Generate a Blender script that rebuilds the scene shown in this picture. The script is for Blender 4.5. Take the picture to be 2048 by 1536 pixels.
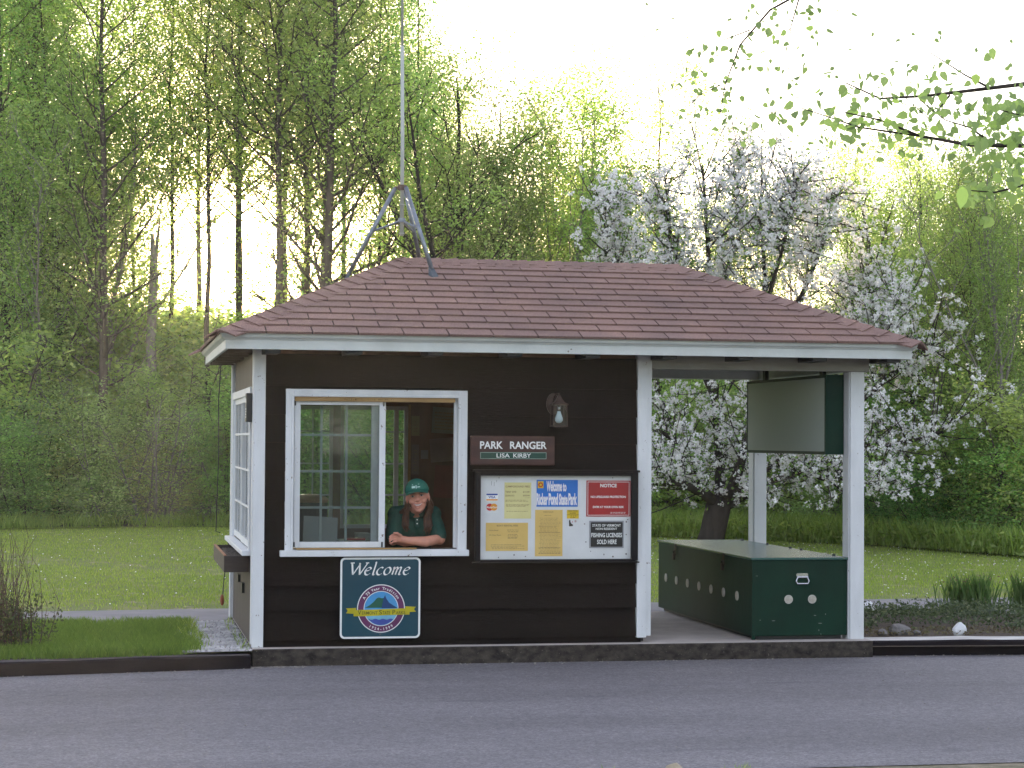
import bpy, bmesh, math, random
import numpy as np
from mathutils import Vector, Matrix, Quaternion
R = math.radians
for o in list(bpy.data.objects):
    bpy.data.objects.remove(o)
SC = bpy.context.scene
COL = SC.collection

# ------------------------------------------------------------------ camera
CAM_POS = Vector((-0.9156, -13.4824, 1.4143))
YAW, PITCH, ROLL, FPX = 0.1974, 0.0281, 0.0069, 3960.0
_f = Vector((math.sin(YAW)*math.cos(PITCH), math.cos(YAW)*math.cos(PITCH), math.sin(PITCH)))
_r = Vector((math.cos(YAW), -math.sin(YAW), 0)); _u = _r.cross(_f)
_c, _s = math.cos(ROLL), math.sin(ROLL)
_r, _u = _r*_c + _u*_s, -_r*_s + _u*_c
cd = bpy.data.cameras.new('camera'); cam = bpy.data.objects.new('camera', cd); COL.objects.link(cam)
cd.sensor_width = 36.0; cd.lens = FPX/2048*36; cd.clip_end = 3000; cd.clip_start = .1
M = Matrix.Identity(4)
for i in range(3):
    M[i][0] = _r[i]; M[i][1] = _u[i]; M[i][2] = -_f[i]; M[i][3] = CAM_POS[i]
cam.matrix_world = M
SC.camera = cam

# ------------------------------------------------------------------ world, sun, exposure
SUN_AZ, SUN_EL = 0.0575, R(6.4)           # azimuth measured from +Y towards +X
w = bpy.data.worlds.new('World'); SC.world = w; w.use_nodes = True
nt = w.node_tree; nt.nodes.clear()
sky = nt.nodes.new('ShaderNodeTexSky'); sky.sky_type = 'NISHITA'; sky.sun_disc = False
sky.sun_elevation = SUN_EL; sky.sun_rotation = SUN_AZ; sky.air_density = .8; sky.dust_density = .8; sky.ozone_density = 1.0
bg = nt.nodes.new('ShaderNodeBackground'); bg.inputs['Strength'].default_value = 0.15
wo = nt.nodes.new('ShaderNodeOutputWorld')
# thin high overcast in front of the clear sky: a soft, faintly broken white veil over the whole dome
wtc = nt.nodes.new('ShaderNodeTexCoord'); wnz = nt.nodes.new('ShaderNodeTexNoise'); wnz.inputs['Scale'].default_value = 1.6; wnz.inputs['Detail'].default_value = 5
nt.links.new(wtc.outputs['Generated'], wnz.inputs['Vector'])
wrp = nt.nodes.new('ShaderNodeValToRGB'); wrp.color_ramp.elements[0].position = .35; wrp.color_ramp.elements[1].position = .7
CLOUD = 2.2
wrp.color_ramp.elements[0].color = (.80, .80, .94, 1); wrp.color_ramp.elements[1].color = (1.0, .98, 1.08, 1)
nt.links.new(wnz.outputs[0], wrp.inputs[0])
wml = nt.nodes.new('ShaderNodeVectorMath'); wml.operation = 'SCALE'; wml.inputs['Scale'].default_value = CLOUD; nt.links.new(wrp.outputs[0], wml.inputs[0])
wmx = nt.nodes.new('ShaderNodeMix'); wmx.data_type = 'RGBA'; wmx.inputs[0].default_value = .62
# the veil scatters the sun into a warm aureole round its true direction
acc = wml.outputs[0]
wnm = nt.nodes.new('ShaderNodeVectorMath'); wnm.operation = 'NORMALIZE'; nt.links.new(wtc.outputs['Generated'], wnm.inputs[0])
wdt = nt.nodes.new('ShaderNodeVectorMath'); wdt.operation = 'DOT_PRODUCT'; nt.links.new(wnm.outputs[0], wdt.inputs[0])
wdt.inputs[1].default_value = (math.sin(SUN_AZ)*math.cos(SUN_EL), math.cos(SUN_AZ)*math.cos(SUN_EL), math.sin(SUN_EL))
wmxx = nt.nodes.new('ShaderNodeMath'); wmxx.operation = 'MAXIMUM'; wmxx.inputs[1].default_value = 0; nt.links.new(wdt.outputs['Value'], wmxx.inputs[0])
for pw, amp in ((60, 6), (700, 60)):
    wp = nt.nodes.new('ShaderNodeMath'); wp.operation = 'POWER'; wp.inputs[1].default_value = pw; nt.links.new(wmxx.outputs[0], wp.inputs[0])
    wsc = nt.nodes.new('ShaderNodeVectorMath'); wsc.operation = 'SCALE'; wsc.inputs[0].default_value = (amp, amp*.70, amp*.34); nt.links.new(wp.outputs[0], wsc.inputs['Scale'])
    wad = nt.nodes.new('ShaderNodeVectorMath'); wad.operation = 'ADD'; nt.links.new(acc, wad.inputs[0]); nt.links.new(wsc.outputs[0], wad.inputs[1]); acc = wad.outputs[0]
nt.links.new(sky.outputs[0], wmx.inputs[6]); nt.links.new(acc, wmx.inputs[7])
nt.links.new(wmx.outputs[2], bg.inputs[0]); nt.links.new(bg.outputs[0], wo.inputs[0])
sd = bpy.data.lights.new('sun', 'SUN'); sd.energy = 4.0; sd.angle = R(0.6); sd.color = (1.0, .79, .55)
sun = bpy.data.objects.new('sun', sd); COL.objects.link(sun)
sdir = Vector((math.sin(SUN_AZ)*math.cos(SUN_EL), math.cos(SUN_AZ)*math.cos(SUN_EL), math.sin(SUN_EL)))
sun.rotation_euler = (-sdir).to_track_quat('-Z', 'Y').to_euler(); sun.location = (3, 40, 12)
vs = SC.view_settings
SC.display_settings.display_device = 'sRGB'
vs.view_transform = 'Standard'; vs.look = 'None'; vs.gamma = 1; vs.use_curve_mapping = False
vs.exposure = 2.36
cy = SC.cycles
cy.max_bounces = 7; cy.diffuse_bounces = 4; cy.glossy_bounces = 3; cy.transmission_bounces = 6; cy.transparent_max_bounces = 12
cy.use_denoising = True; cy.caustics_reflective = False; cy.caustics_refractive = False
cy.sample_clamp_indirect = 6

# ------------------------------------------------------------------ helpers
def ray(px, py):
    return _f + _r*((px-1024)/FPX) + _u*((768-py)/FPX)
def at(px, py, D):
    """a real point D metres along the view, used to read positions off the survey picture"""
    return CAM_POS + ray(px, py)*D
def link(o, parent=None):
    COL.objects.link(o)
    if parent is not None: o.parent = parent
    return o
def tag(o, label=None, cat=None, group=None, kind=None):
    if label: o['label'] = label
    if cat: o['category'] = cat
    if group: o['group'] = group
    if kind: o['kind'] = kind
    return o
def empty(name, label, cat, loc=(0, 0, 0), group=None):
    o = bpy.data.objects.new(name, None); o.empty_display_size = .1
    link(o); o.location = loc
    return tag(o, label, cat, group)

class MB:
    def __init__(s): s.v = []; s.f = []; s.m = []
    def add(s, vs_, fs_, mi=0):
        b = len(s.v); s.v += [tuple(v) for v in vs_]
        for f in fs_: s.f.append(tuple(b+i for i in f)); s.m.append(mi)
        return s
    def box(s, x0, x1, y0, y1, z0, z1, mi=0):
        return s.add([(x0,y0,z0),(x1,y0,z0),(x1,y1,z0),(x0,y1,z0),(x0,y0,z1),(x1,y0,z1),(x1,y1,z1),(x0,y1,z1)],
                     [(0,3,2,1),(4,5,6,7),(0,1,5,4),(1,2,6,5),(2,3,7,6),(3,0,4,7)], mi)
    def tube(s, pts, rad, n=8, mi=0, cap=True):
        pts = [Vector(p) for p in pts]
        if not hasattr(rad, '__len__'): rad = [rad]*len(pts)
        vs_ = []; up = None
        for i, p in enumerate(pts):
            d = (pts[min(i+1, len(pts)-1)] - pts[max(i-1, 0)])
            if d.length < 1e-9: d = Vector((0, 0, 1))
            d.normalize()
            if up is None: up = d.orthogonal().normalized()
            else:
                up = (up - d*up.dot(d))
                up = up.normalized() if up.length > 1e-6 else d.orthogonal().normalized()
            w_ = d.cross(up)
            for k in range(n):
                a = 2*math.pi*k/n
                vs_.append(p + (up*math.cos(a) + w_*math.sin(a))*rad[i])
        fs = []
        for i in range(len(pts)-1):
            for k in range(n):
                k2 = (k+1) % n
                fs.append((i*n+k, i*n+k2, (i+1)*n+k2, (i+1)*n+k))
        if cap:
            fs.append(tuple(reversed(range(n)))); fs.append(tuple((len(pts)-1)*n+k for k in range(n)))
        return s.add(vs_, fs, mi)
    def prism(s, poly, fn, d, mi=0):
        """poly: 2-D outline, fn(u,v,w)->3-D, extruded from w=0 to w=d"""
        n = len(poly)
        vs_ = [fn(u, v, 0) for u, v in poly] + [fn(u, v, d) for u, v in poly]
        fs = [tuple(range(n)), tuple(reversed(range(n, 2*n)))]
        fs += [(i, n+i, n+(i+1) % n, (i+1) % n) for i in range(n)]
        return s.add(vs_, fs, mi)
    def ell(s, c, r, rot=None, nu=16, nv=10, mi=0):
        vs_ = []; c = Vector(c)
        for j in range(nv+1):
            t = math.pi*j/nv
            for i in range(nu):
                a = 2*math.pi*i/nu
                p = Vector((r[0]*math.sin(t)*math.cos(a), r[1]*math.sin(t)*math.sin(a), r[2]*math.cos(t)))
                if rot is not None: p = rot @ p
                vs_.append(c+p)
        fs = []
        for j in range(nv):
            for i in range(nu):
                i2 = (i+1) % nu
                fs.append((j*nu+i, (j+1)*nu+i, (j+1)*nu+i2, j*nu+i2))
        return s.add(vs_, fs, mi)
    def mesh(s, name):
        me = bpy.data.meshes.new(name); me.from_pydata(s.v, [], s.f)
        me.polygons.foreach_set('material_index', s.m)
        return me
    def build(s, name, mats, parent=None, smooth=False, bevel=0, weld=False, fixn=True):
        me = s.mesh(name)
        if not isinstance(mats, (list, tuple)): mats = [mats]
        for m_ in mats: me.materials.append(m_)
        if fixn or weld:
            bm = bmesh.new(); bm.from_mesh(me)
            if weld: bmesh.ops.remove_doubles(bm, verts=bm.verts, dist=1e-5)
            if fixn: bmesh.ops.recalc_face_normals(bm, faces=bm.faces)
            bm.to_mesh(me); bm.free()
        if smooth: me.polygons.foreach_set('use_smooth', [True]*len(me.polygons))
        o = link(bpy.data.objects.new(name, me), parent)
        if bevel:
            b = o.modifiers.new('b', 'BEVEL'); b.width = bevel; b.segments = 2; b.limit_method = 'ANGLE'; b.angle_limit = R(40)
        return o

def nodes(name):
    m = bpy.data.materials.new(name); m.use_nodes = True
    t = m.node_tree; t.nodes.clear()
    out = t.nodes.new('ShaderNodeOutputMaterial')
    return m, t, out
def N(t, typ, **kw):
    n = t.nodes.new(typ)
    for k, v in kw.items():
        if k in n.inputs: n.inputs[k].default_value = v
        else: setattr(n, k, v)
    return n
def ramp(t, fac, stops):
    r = t.nodes.new('ShaderNodeValToRGB'); e = r.color_ramp.elements
    e[0].position = stops[0][0]; e[0].color = (*stops[0][1], 1)
    e[1].position = stops[-1][0]; e[1].color = (*stops[-1][1], 1)
    for p, c in stops[1:-1]:
        k = e.new(p); k.color = (*c, 1)
    t.links.new(fac, r.inputs[0]); return r.outputs[0]
def mat(name, c, rough=.6, c2=None, scale=8, stretch=(1, 1, 1), bump=0.0, bscale=60, spec=.4, metal=0, spots=None, detail=6, lo=.35, hi=.65, coat=0):
    m, t, out = nodes(name)
    p = N(t, 'ShaderNodeBsdfPrincipled'); p.inputs['Roughness'].default_value = rough
    p.inputs['Specular IOR Level'].default_value = spec; p.inputs['Metallic'].default_value = metal
    p.inputs['Coat Weight'].default_value = coat
    t.links.new(p.outputs[0], out.inputs[0])
    tc = N(t, 'ShaderNodeTexCoord'); mp = N(t, 'ShaderNodeMapping'); mp.inputs['Scale'].default_value = stretch
    t.links.new(tc.outputs['Object'], mp.inputs[0])
    c2 = c2 or tuple(x*.8 for x in c)
    nz = N(t, 'ShaderNodeTexNoise', Scale=scale, Detail=detail, Roughness=.6); t.links.new(mp.outputs[0], nz.inputs['Vector'])
    col = ramp(t, nz.outputs[0], [(lo, c2), (hi, c)])
    if spots:
        thr, sc_, sc_col = spots
        n2 = N(t, 'ShaderNodeTexNoise', Scale=sc_, Detail=3, Roughness=.7); t.links.new(tc.outputs['Object'], n2.inputs['Vector'])
        k = ramp(t, n2.outputs[0], [(thr, (0, 0, 0)), (thr+.03, (1, 1, 1))])
        mx = N(t, 'ShaderNodeMix', data_type='RGBA'); t.links.new(k, mx.inputs[0]); t.links.new(col, mx.inputs[6]); mx.inputs[7].default_value = (*sc_col, 1)
        col = mx.outputs[2]
    t.links.new(col, p.inputs['Base Color'])
    if bump:
        nb = N(t, 'ShaderNodeTexNoise', Scale=bscale, Detail=8, Roughness=.65); t.links.new(mp.outputs[0], nb.inputs['Vector'])
        b = N(t, 'ShaderNodeBump', Strength=bump, Distance=.01); t.links.new(nb.outputs[0], b.inputs['Height']); t.links.new(b.outputs[0], p.inputs['Normal'])
    return m

def leafmat(name, ca, cb, trans=.45, cc=None, rough=.5, objvar=.25, k=1.0):
    """thin leaf: per-leaf tone from the face attribute, per-tree variation from the object"""
    m, t, out = nodes(name)
    a = N(t, 'ShaderNodeAttribute'); a.attribute_name = 'tone'
    ca, cb, cc = [tuple(min(.85, x*k) for x in c) if c else None for c in (ca, cb, cc)]
    col = ramp(t, a.outputs['Fac'], [(0, ca), (.6, cb), (1, cc or cb)])
    oi = N(t, 'ShaderNodeObjectInfo')
    hv = N(t, 'ShaderNodeHueSaturation'); t.links.new(col, hv.inputs['Color'])
    m1 = N(t, 'ShaderNodeMapRange'); m1.inputs[3].default_value = 1-objvar; m1.inputs[4].default_value = 1+objvar
    t.links.new(oi.outputs['Random'], m1.inputs[0]); t.links.new(m1.outputs[0], hv.inputs['Value'])
    m2 = N(t, 'ShaderNodeMapRange'); m2.inputs[3].default_value = .485; m2.inputs[4].default_value = .515
    wn = N(t, 'ShaderNodeTexWhiteNoise', noise_dimensions='1D'); t.links.new(oi.outputs['Random'], wn.inputs['W'])
    t.links.new(wn.outputs[0], m2.inputs[0]); t.links.new(m2.outputs[0], hv.inputs['Hue'])
    d = N(t, 'ShaderNodeBsdfDiffuse'); tr = N(t, 'ShaderNodeBsdfTranslucent'); gl = N(t, 'ShaderNodeBsdfGlossy', Roughness=rough)
    t.links.new(hv.outputs[0], d.inputs[0])
    hb = N(t, 'ShaderNodeHueSaturation', Hue=.497, Saturation=1.08, Value=1.55); t.links.new(hv.outputs[0], hb.inputs['Color'])
    t.links.new(hb.outputs[0], tr.inputs[0])
    x = N(t, 'ShaderNodeMixShader', Fac=trans); t.links.new(d.outputs[0], x.inputs[1]); t.links.new(tr.outputs[0], x.inputs[2])
    y = N(t, 'ShaderNodeMixShader', Fac=.04); t.links.new(x.outputs[0], y.inputs[1]); t.links.new(gl.outputs[0], y.inputs[2])
    t.links.new(y.outputs[0], out.inputs[0])
    return m

# ------------------------------------------------------------------ materials
WHITE = mat('white_paint', (.72, .725, .74), .5, (.60, .605, .62), 5, (1, 1, .35), .2, 60, spots=(.675, 26, (.22, .17, .14)))
WHITEC = mat('white_paint_clean', (.76, .77, .79), .45, (.68, .69, .71), 7, bump=.08)
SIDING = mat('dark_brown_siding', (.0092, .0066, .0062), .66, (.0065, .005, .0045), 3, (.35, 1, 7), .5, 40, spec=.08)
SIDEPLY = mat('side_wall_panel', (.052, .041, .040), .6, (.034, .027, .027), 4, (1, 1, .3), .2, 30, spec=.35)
CONC = mat('stained_shaded_concrete_edge', (.075, .062, .052), .9, (.02, .017, .016), 14, (1, 1, 1.4), .9, 45, spec=.2, spots=(.66, 70, (.16, .14, .12)))  # dirt stains, with the shade of the upright faces also put into the colour
CONCTOP = mat('worn_concrete_lit_top', (.46, .41, .385), .85, (.36, .32, .30), 4, bump=.25, bscale=90)  # slab top colour lightened to carry reflected light
TIMBER = mat('dark_kerb_timber', (.016, .012, .015), .75, (.008, .006, .008), 3, (.5, 4, 4), .5, 30, spec=.12)
TIMBERPALE = mat('bleached_timber_top', (.62, .60, .58), .8, (.40, .37, .36), 5, (.6, 5, 5), .4, 30)
WOODRAW = mat('raw_pine', (.42, .26, .10), .65, (.28, .16, .06), 6, (.4, 4, 4), .2, 40)
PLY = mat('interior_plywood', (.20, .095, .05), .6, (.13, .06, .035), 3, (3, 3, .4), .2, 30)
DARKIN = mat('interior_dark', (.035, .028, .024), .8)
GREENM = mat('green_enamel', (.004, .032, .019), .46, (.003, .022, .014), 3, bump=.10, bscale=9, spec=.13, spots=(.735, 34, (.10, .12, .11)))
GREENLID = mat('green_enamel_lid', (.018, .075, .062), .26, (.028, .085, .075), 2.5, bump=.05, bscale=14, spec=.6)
GALV = mat('galvanised_steel', (.24, .27, .31), .42, (.15, .17, .20), 18, bump=.1, metal=.75)
STEEL = mat('bright_steel', (.55, .56, .58), .25, (.4, .4, .42), 20, metal=1)
BLACKM = mat('black_metal', (.012, .012, .013), .45)
VENT = mat('pale_vent_disc', (.52, .50, .44), .55, (.40, .38, .34), 30)
BRONZE = mat('weathered_bronze', (.06, .035, .028), .5, (.035, .022, .018), 20, metal=.3)
WHITEMARK = mat('white_lettering', (.80, .80, .78), .5, (.74, .74, .72), 20)
BROWNSIGN = mat('brown_sign_board', (.075, .03, .022), .6, (.05, .022, .017), 6, (1, 1, 4), .2, 40)
SIGNGREEN = mat('sign_green', (.008, .055, .038), .35)
BOARDW = mat('notice_board_white', (.66, .66, .66), .5, (.58, .58, .58), 4, spots=(.735, 22, (.28, .26, .25)))
PYEL = mat('pale_yellow_paper', (.66, .60, .28), .7, (.58, .52, .23), 5)
PORG = mat('buff_paper', (.66, .46, .15), .7, (.60, .40, .12), 5)
PBLUE = mat('poster_blue', (.02, .16, .52), .4, (.02, .13, .46), 5)
PRED = mat('notice_red', (.36, .018, .02), .4, (.30, .015, .018), 5)
PBLK = mat('plate_black', (.018, .016, .016), .4)
PGREY = mat('plate_grey_border', (.30, .30, .32), .5)
YEL = mat('print_yellow', (.68, .46, .02), .4); INK = mat('print_ink', (.05, .04, .03), .6); INKB = mat('print_brown_ink', (.28, .19, .09), .7)
RED = mat('print_red', (.55, .02, .02), .4); ORANGE = mat('print_orange', (.75, .30, .03), .4); NAVY = mat('print_navy', (.01, .04, .30), .4); LIL = mat('print_lilac', (.62, .55, .72), .5)
TEAL = mat('sign_teal', (.004, .055, .085), .3, (.004, .043, .070), 2)
PURP = mat('emblem_purple', (.13, .025, .10), .4); SKYB = mat('emblem_sky', (.06, .30, .62), .4); HILLG = mat('emblem_hill_green', (.01, .10, .06), .4); HILLB = mat('emblem_hill_blue', (.012, .05, .16), .4)
WATB = mat('emblem_water', (.05, .08, .36), .4); LBLUE = mat('emblem_light_blue', (.18, .45, .62), .4); BANY = mat('emblem_banner', (.50, .42, .01), .4)
BARK = mat('grey_brown_bark', (.13, .10, .085), .9, (.055, .043, .036), 9, (1, 1, .25), .6, 18)
BARKD = mat('dark_bark', (.05, .037, .032), .9, (.022, .017, .015), 10, (1, 1, .3), .7, 16)
BARKP = mat('pale_bark', (.30, .27, .24), .85, (.14, .12, .10), 9, (1, 1, .6), .4, 18)
L_SPRING = leafmat('spring_leaf', (.065, .095, .028), (.125, .170, .045), .54, (.20, .24, .07), k=2.7)
L_DARK = leafmat('shade_leaf', (.040, .082, .022), (.080, .142, .036), .48, (.14, .215, .055), k=2.9)
L_YEL = leafmat('young_yellow_leaf', (.095, .125, .042), (.165, .200, .065), .48, (.24, .265, .095), k=2.2)
L_GREY = leafmat('grey_green_leaf', (.068, .108, .038), (.125, .185, .062), .45, (.20, .27, .10), k=2.5)
L_APPLE = leafmat('apple_leaf', (.045, .09, .02), (.09, .15, .035), .45, (.16, .22, .05), k=1.7)
L_NEAR = leafmat('near_leaf', (.12, .17, .06), (.20, .27, .09), .55, (.28, .38, .10), k=1.25)
BLOS = leafmat('blossom_petal', (.64, .59, .60), (.80, .78, .79), .40, (.85, .85, .85), objvar=.02)
G_BLADE = leafmat('grass_blade', (.075, .12, .018), (.14, .20, .028), .4, (.24, .28, .06), objvar=.02, k=1.8)
G_TALL = leafmat('tall_grass_blade', (.10, .14, .03), (.17, .23, .045), .5, (.26, .30, .08), objvar=.05, k=1.6)
TWIG = mat('reddish_twig', (.10, .055, .045), .8, (.06, .035, .03), 12)
STONE = mat('grey_stone', (.22, .205, .20), .9, (.11, .10, .10), 12, bump=.8, bscale=22)
STONEW = mat('white_painted_stone', (.80, .80, .82), .7, (.62, .62, .66), 14, bump=.6, bscale=18)
SOIL = mat('bed_soil', (.10, .075, .055), .95, (.05, .036, .028), 25, bump=.8, bscale=60)
PEB = mat('pale_pebble', (.66, .64, .64), .9, (.34, .33, .34), 6)

def glassmat(name, tint=(.9, .93, .92), milky=.10, mc=(.5, .52, .5), rough=.02):
    m, t, out = nodes(name)
    tr = N(t, 'ShaderNodeBsdfTransparent'); tr.inputs[0].default_value = (*tint, 1)
    gl = N(t, 'ShaderNodeBsdfGlossy', Roughness=rough); df = N(t, 'ShaderNodeBsdfDiffuse'); df.inputs[0].default_value = (*mc, 1)
    fr = N(t, 'ShaderNodeFresnel', IOR=1.33)
    a = N(t, 'ShaderNodeMixShader', Fac=milky); t.links.new(tr.outputs[0], a.inputs[1]); t.links.new(df.outputs[0], a.inputs[2])
    b = N(t, 'ShaderNodeMixShader'); t.links.new(fr.outputs[0], b.inputs[0]); t.links.new(a.outputs[0], b.inputs[1]); t.links.new(gl.outputs[0], b.inputs[2])
    t.links.new(b.outputs[0], out.inputs[0]); return m
GLASS = glassmat('window_glass', milky=.012)
PLEXI = glassmat('pale_reflection_plastic_sheet', (.55, .57, .5), .70, (.60, .65, .62), .14)  # milky tone stands in for the forest reflected in the case pane
BLIND = mat('white_window_blind', (.72, .73, .75), .7, (.64, .65, .67), 6)

def shingle_mat():
    m, t, out = nodes('asphalt_shingle')
    p = N(t, 'ShaderNodeBsdfPrincipled', Roughness=.9); p.inputs['Specular IOR Level'].default_value = .25
    a = N(t, 'ShaderNodeAttribute'); a.attribute_name = 'tone'
    base = ramp(t, a.outputs['Fac'], [(0, (.212, .134, .112)), (.5, (.230, .146, .122)), (1, (.250, .160, .134))])
    tc = N(t, 'ShaderNodeTexCoord')
    n1 = N(t, 'ShaderNodeTexNoise', Scale=150, Detail=2, Roughness=.8); t.links.new(tc.outputs['Object'], n1.inputs['Vector'])
    n2 = N(t, 'ShaderNodeTexNoise', Scale=2.2, Detail=5); t.links.new(tc.outputs['Object'], n2.inputs['Vector'])
    m1 = N(t, 'ShaderNodeMix', data_type='RGBA', blend_type='MULTIPLY'); m1.inputs[0].default_value = 1
    k = ramp(t, n1.outputs[0], [(.25, (.45, .45, .48)), (.75, (1.5, 1.5, 1.5))])
    t.links.new(base, m1.inputs[6]); t.links.new(k, m1.inputs[7])
    m2 = N(t, 'ShaderNodeMix', data_type='RGBA', blend_type='MULTIPLY'); m2.inputs[0].default_value = 1
    k2 = ramp(t, n2.outputs[0], [(.3, (.8, .82, .86)), (.7, (1.12, 1.08, 1.05))])
    t.links.new(m1.outputs[2], m2.inputs[6]); t.links.new(k2, m2.inputs[7]); t.links.new(m2.outputs[2], p.inputs['Base Color'])
    b = N(t, 'ShaderNodeBump', Strength=.5, Distance=.003); t.links.new(n1.outputs[0], b.inputs['Height']); t.links.new(b.outputs[0], p.inputs['Normal'])
    t.links.new(p.outputs[0], out.inputs[0]); return m
SHING = shingle_mat()
SHBASE = mat('roof_felt', (.02, .016, .015), .95)

def asphalt_mat():
    m, t, out = nodes('asphalt')
    p = N(t, 'ShaderNodeBsdfPrincipled', Roughness=.80); p.inputs['Specular IOR Level'].default_value = .35
    tc = N(t, 'ShaderNodeTexCoord')
    def nz(s, d=4, r=.6, st=None):
        n = N(t, 'ShaderNodeTexNoise', Scale=s, Detail=d, Roughness=r)
        if st:
            mp = N(t, 'ShaderNodeMapping'); mp.inputs['Scale'].default_value = st; t.links.new(tc.outputs['Object'], mp.inputs[0]); t.links.new(mp.outputs[0], n.inputs['Vector'])
        else: t.links.new(tc.outputs['Object'], n.inputs['Vector'])
        return n.outputs[0]
    base = ramp(t, nz(.55, 6, .6, (.35, 1.6, 1)), [(.3, (.122, .113, .120)), (.5, (.157, .147, .156)), (.72, (.190, .179, .186))])
    def mul(c, f, lo, hi, a, b):
        mm = N(t, 'ShaderNodeMix', data_type='RGBA', blend_type='MULTIPLY'); mm.inputs[0].default_value = 1
        t.links.new(c, mm.inputs[6]); t.links.new(ramp(t, f, [(lo, a), (hi, b)]), mm.inputs[7]); return mm.outputs[2]
    g = nz(60, 3, .85)
    c = mul(base, g, .3, .7, (.55, .55, .57), (1.45, 1.45, 1.45))
    c = mul(c, nz(22, 3, .7), .35, .65, (.84, .84, .85), (1.15, 1.15, 1.15))
    c = mul(c, nz(1.5, 2, .5, (.5, 2.2, 1)), .27, .36, (.74, .74, .77), (1, 1, 1))
    v = N(t, 'ShaderNodeTexVoronoi', Scale=34); t.links.new(tc.outputs['Object'], v.inputs['Vector'])
    k = ramp(t, v.outputs['Distance'], [(.06, (1, 1, 1)), (.10, (0, 0, 0))])
    mx = N(t, 'ShaderNodeMix', data_type='RGBA'); t.links.new(k, mx.inputs[0]); t.links.new(c, mx.inputs[6]); mx.inputs[7].default_value = (.24, .235, .24, 1)
    t.links.new(mx.outputs[2], p.inputs['Base Color'])
    b = N(t, 'ShaderNodeBump', Strength=.6, Distance=.006); t.links.new(g, b.inputs['Height']); t.links.new(b.outputs[0], p.inputs['Normal'])
    t.links.new(p.outputs[0], out.inputs[0]); return m
ASPH = asphalt_mat()
PATHM = mat('path_asphalt', (.24, .225, .235), .85, (.19, .18, .19), 3, bump=.3, bscale=80)
LAWNM = mat('lawn_ground', (.20, .21, .06), .95, (.12, .16, .04), 1.6, bump=.7, bscale=40, detail=9, spots=(.60, 2.0, (.27, .225, .15)))
FLOORM = mat('forest_floor', (.045, .045, .02), .95, (.025, .025, .012), 3, bump=.8)
GRAVM = mat('pale_gravel_bed', (.45, .43, .43), .95, (.16, .15, .15), 45, bump=1, bscale=60)
VERGE = mat('sandy_verge', (.26, .22, .16), .95, (.13, .12, .07), 12, bump=.8)

# ------------------------------------------------------------------ lettering
_tc = {}
def text_verts(s, bold=0.0):
    key = (s, bold)
    if key in _tc: return _tc[key]
    cu = bpy.data.curves.new('t', 'FONT'); cu.body = s; cu.size = 1; cu.offset = bold; cu.resolution_u = 3
    ob = bpy.data.objects.new('t', cu); COL.objects.link(ob)
    dg = bpy.context.evaluated_depsgraph_get(); dg.update()
    me = bpy.data.meshes.new_from_object(ob.evaluated_get(dg))
    v = [(a.co.x, a.co.y) for a in me.vertices]; f = [tuple(p.vertices) for p in me.polygons]
    bpy.data.objects.remove(ob); bpy.data.curves.remove(cu); bpy.data.meshes.remove(me)
    _tc[key] = (v, f); return v, f
def put_text(mb, s, x0, x1, z0, z1, y, bold=.0, mi=0, fn=None):
    """flat lettering filling the given rectangle of a plane (fn maps u,v to 3-D)"""
    v, f = text_verts(s, bold)
    if not v: return
    ax = min(a for a, b in v); bx = max(a for a, b in v); az = min(b for a, b in v); bz = max(b for a, b in v)
    sx = (x1-x0)/(bx-ax); sz = (z1-z0)/(bz-az)
    fn = fn or (lambda u, q: (u, y, q))
    mb.add([fn(x0+(a-ax)*sx, z0+(b-az)*sz) for a, b in v], f, mi)
def rrect(x0, x1, z0, z1, r, n=6):
    P = []
    for cx, cz, a0 in ((x1-r, z1-r, 0), (x0+r, z1-r, 90), (x0+r, z0+r, 180), (x1-r, z0+r, 270)):
        for k in range(n+1):
            a = R(a0+90*k/n); P.append((cx+r*math.cos(a), cz+r*math.sin(a)))
    return P
def plate(mb, poly, y0, y1, mi=0):
    mb.prism(poly, lambda u, v, d: (u, y1+d*(y0-y1), v), 1, mi)
def disc(cx, cz, r, n=48): return [(cx+r*math.cos(2*math.pi*k/n), cz+r*math.sin(2*math.pi*k/n)) for k in range(n)]

# ================================================================== THE SETTING
def sheet(name, pts, z, m, kind='structure'):
    mb = MB(); mb.add([(x, y, z) for x, y in pts], [tuple(range(len(pts)))])
    o = mb.build(name, m); o['kind'] = kind; 
    if o.data.polygons[0].normal.z < 0: o.data.flip_normals()
    return o
sheet('ground', [(-600, -200), (600, -200), (600, 900), (-600, 900)], -.20, FLOORM)
sheet('road', [(-60, -4.05), (-60, .9), (60, -.2), (60, -5.05)], -.12, ASPH)
sheet('road_verge', [(-60, -40), (-60, -3.9), (60, -4.9), (60, -40)], -.124, VERGE)
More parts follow.
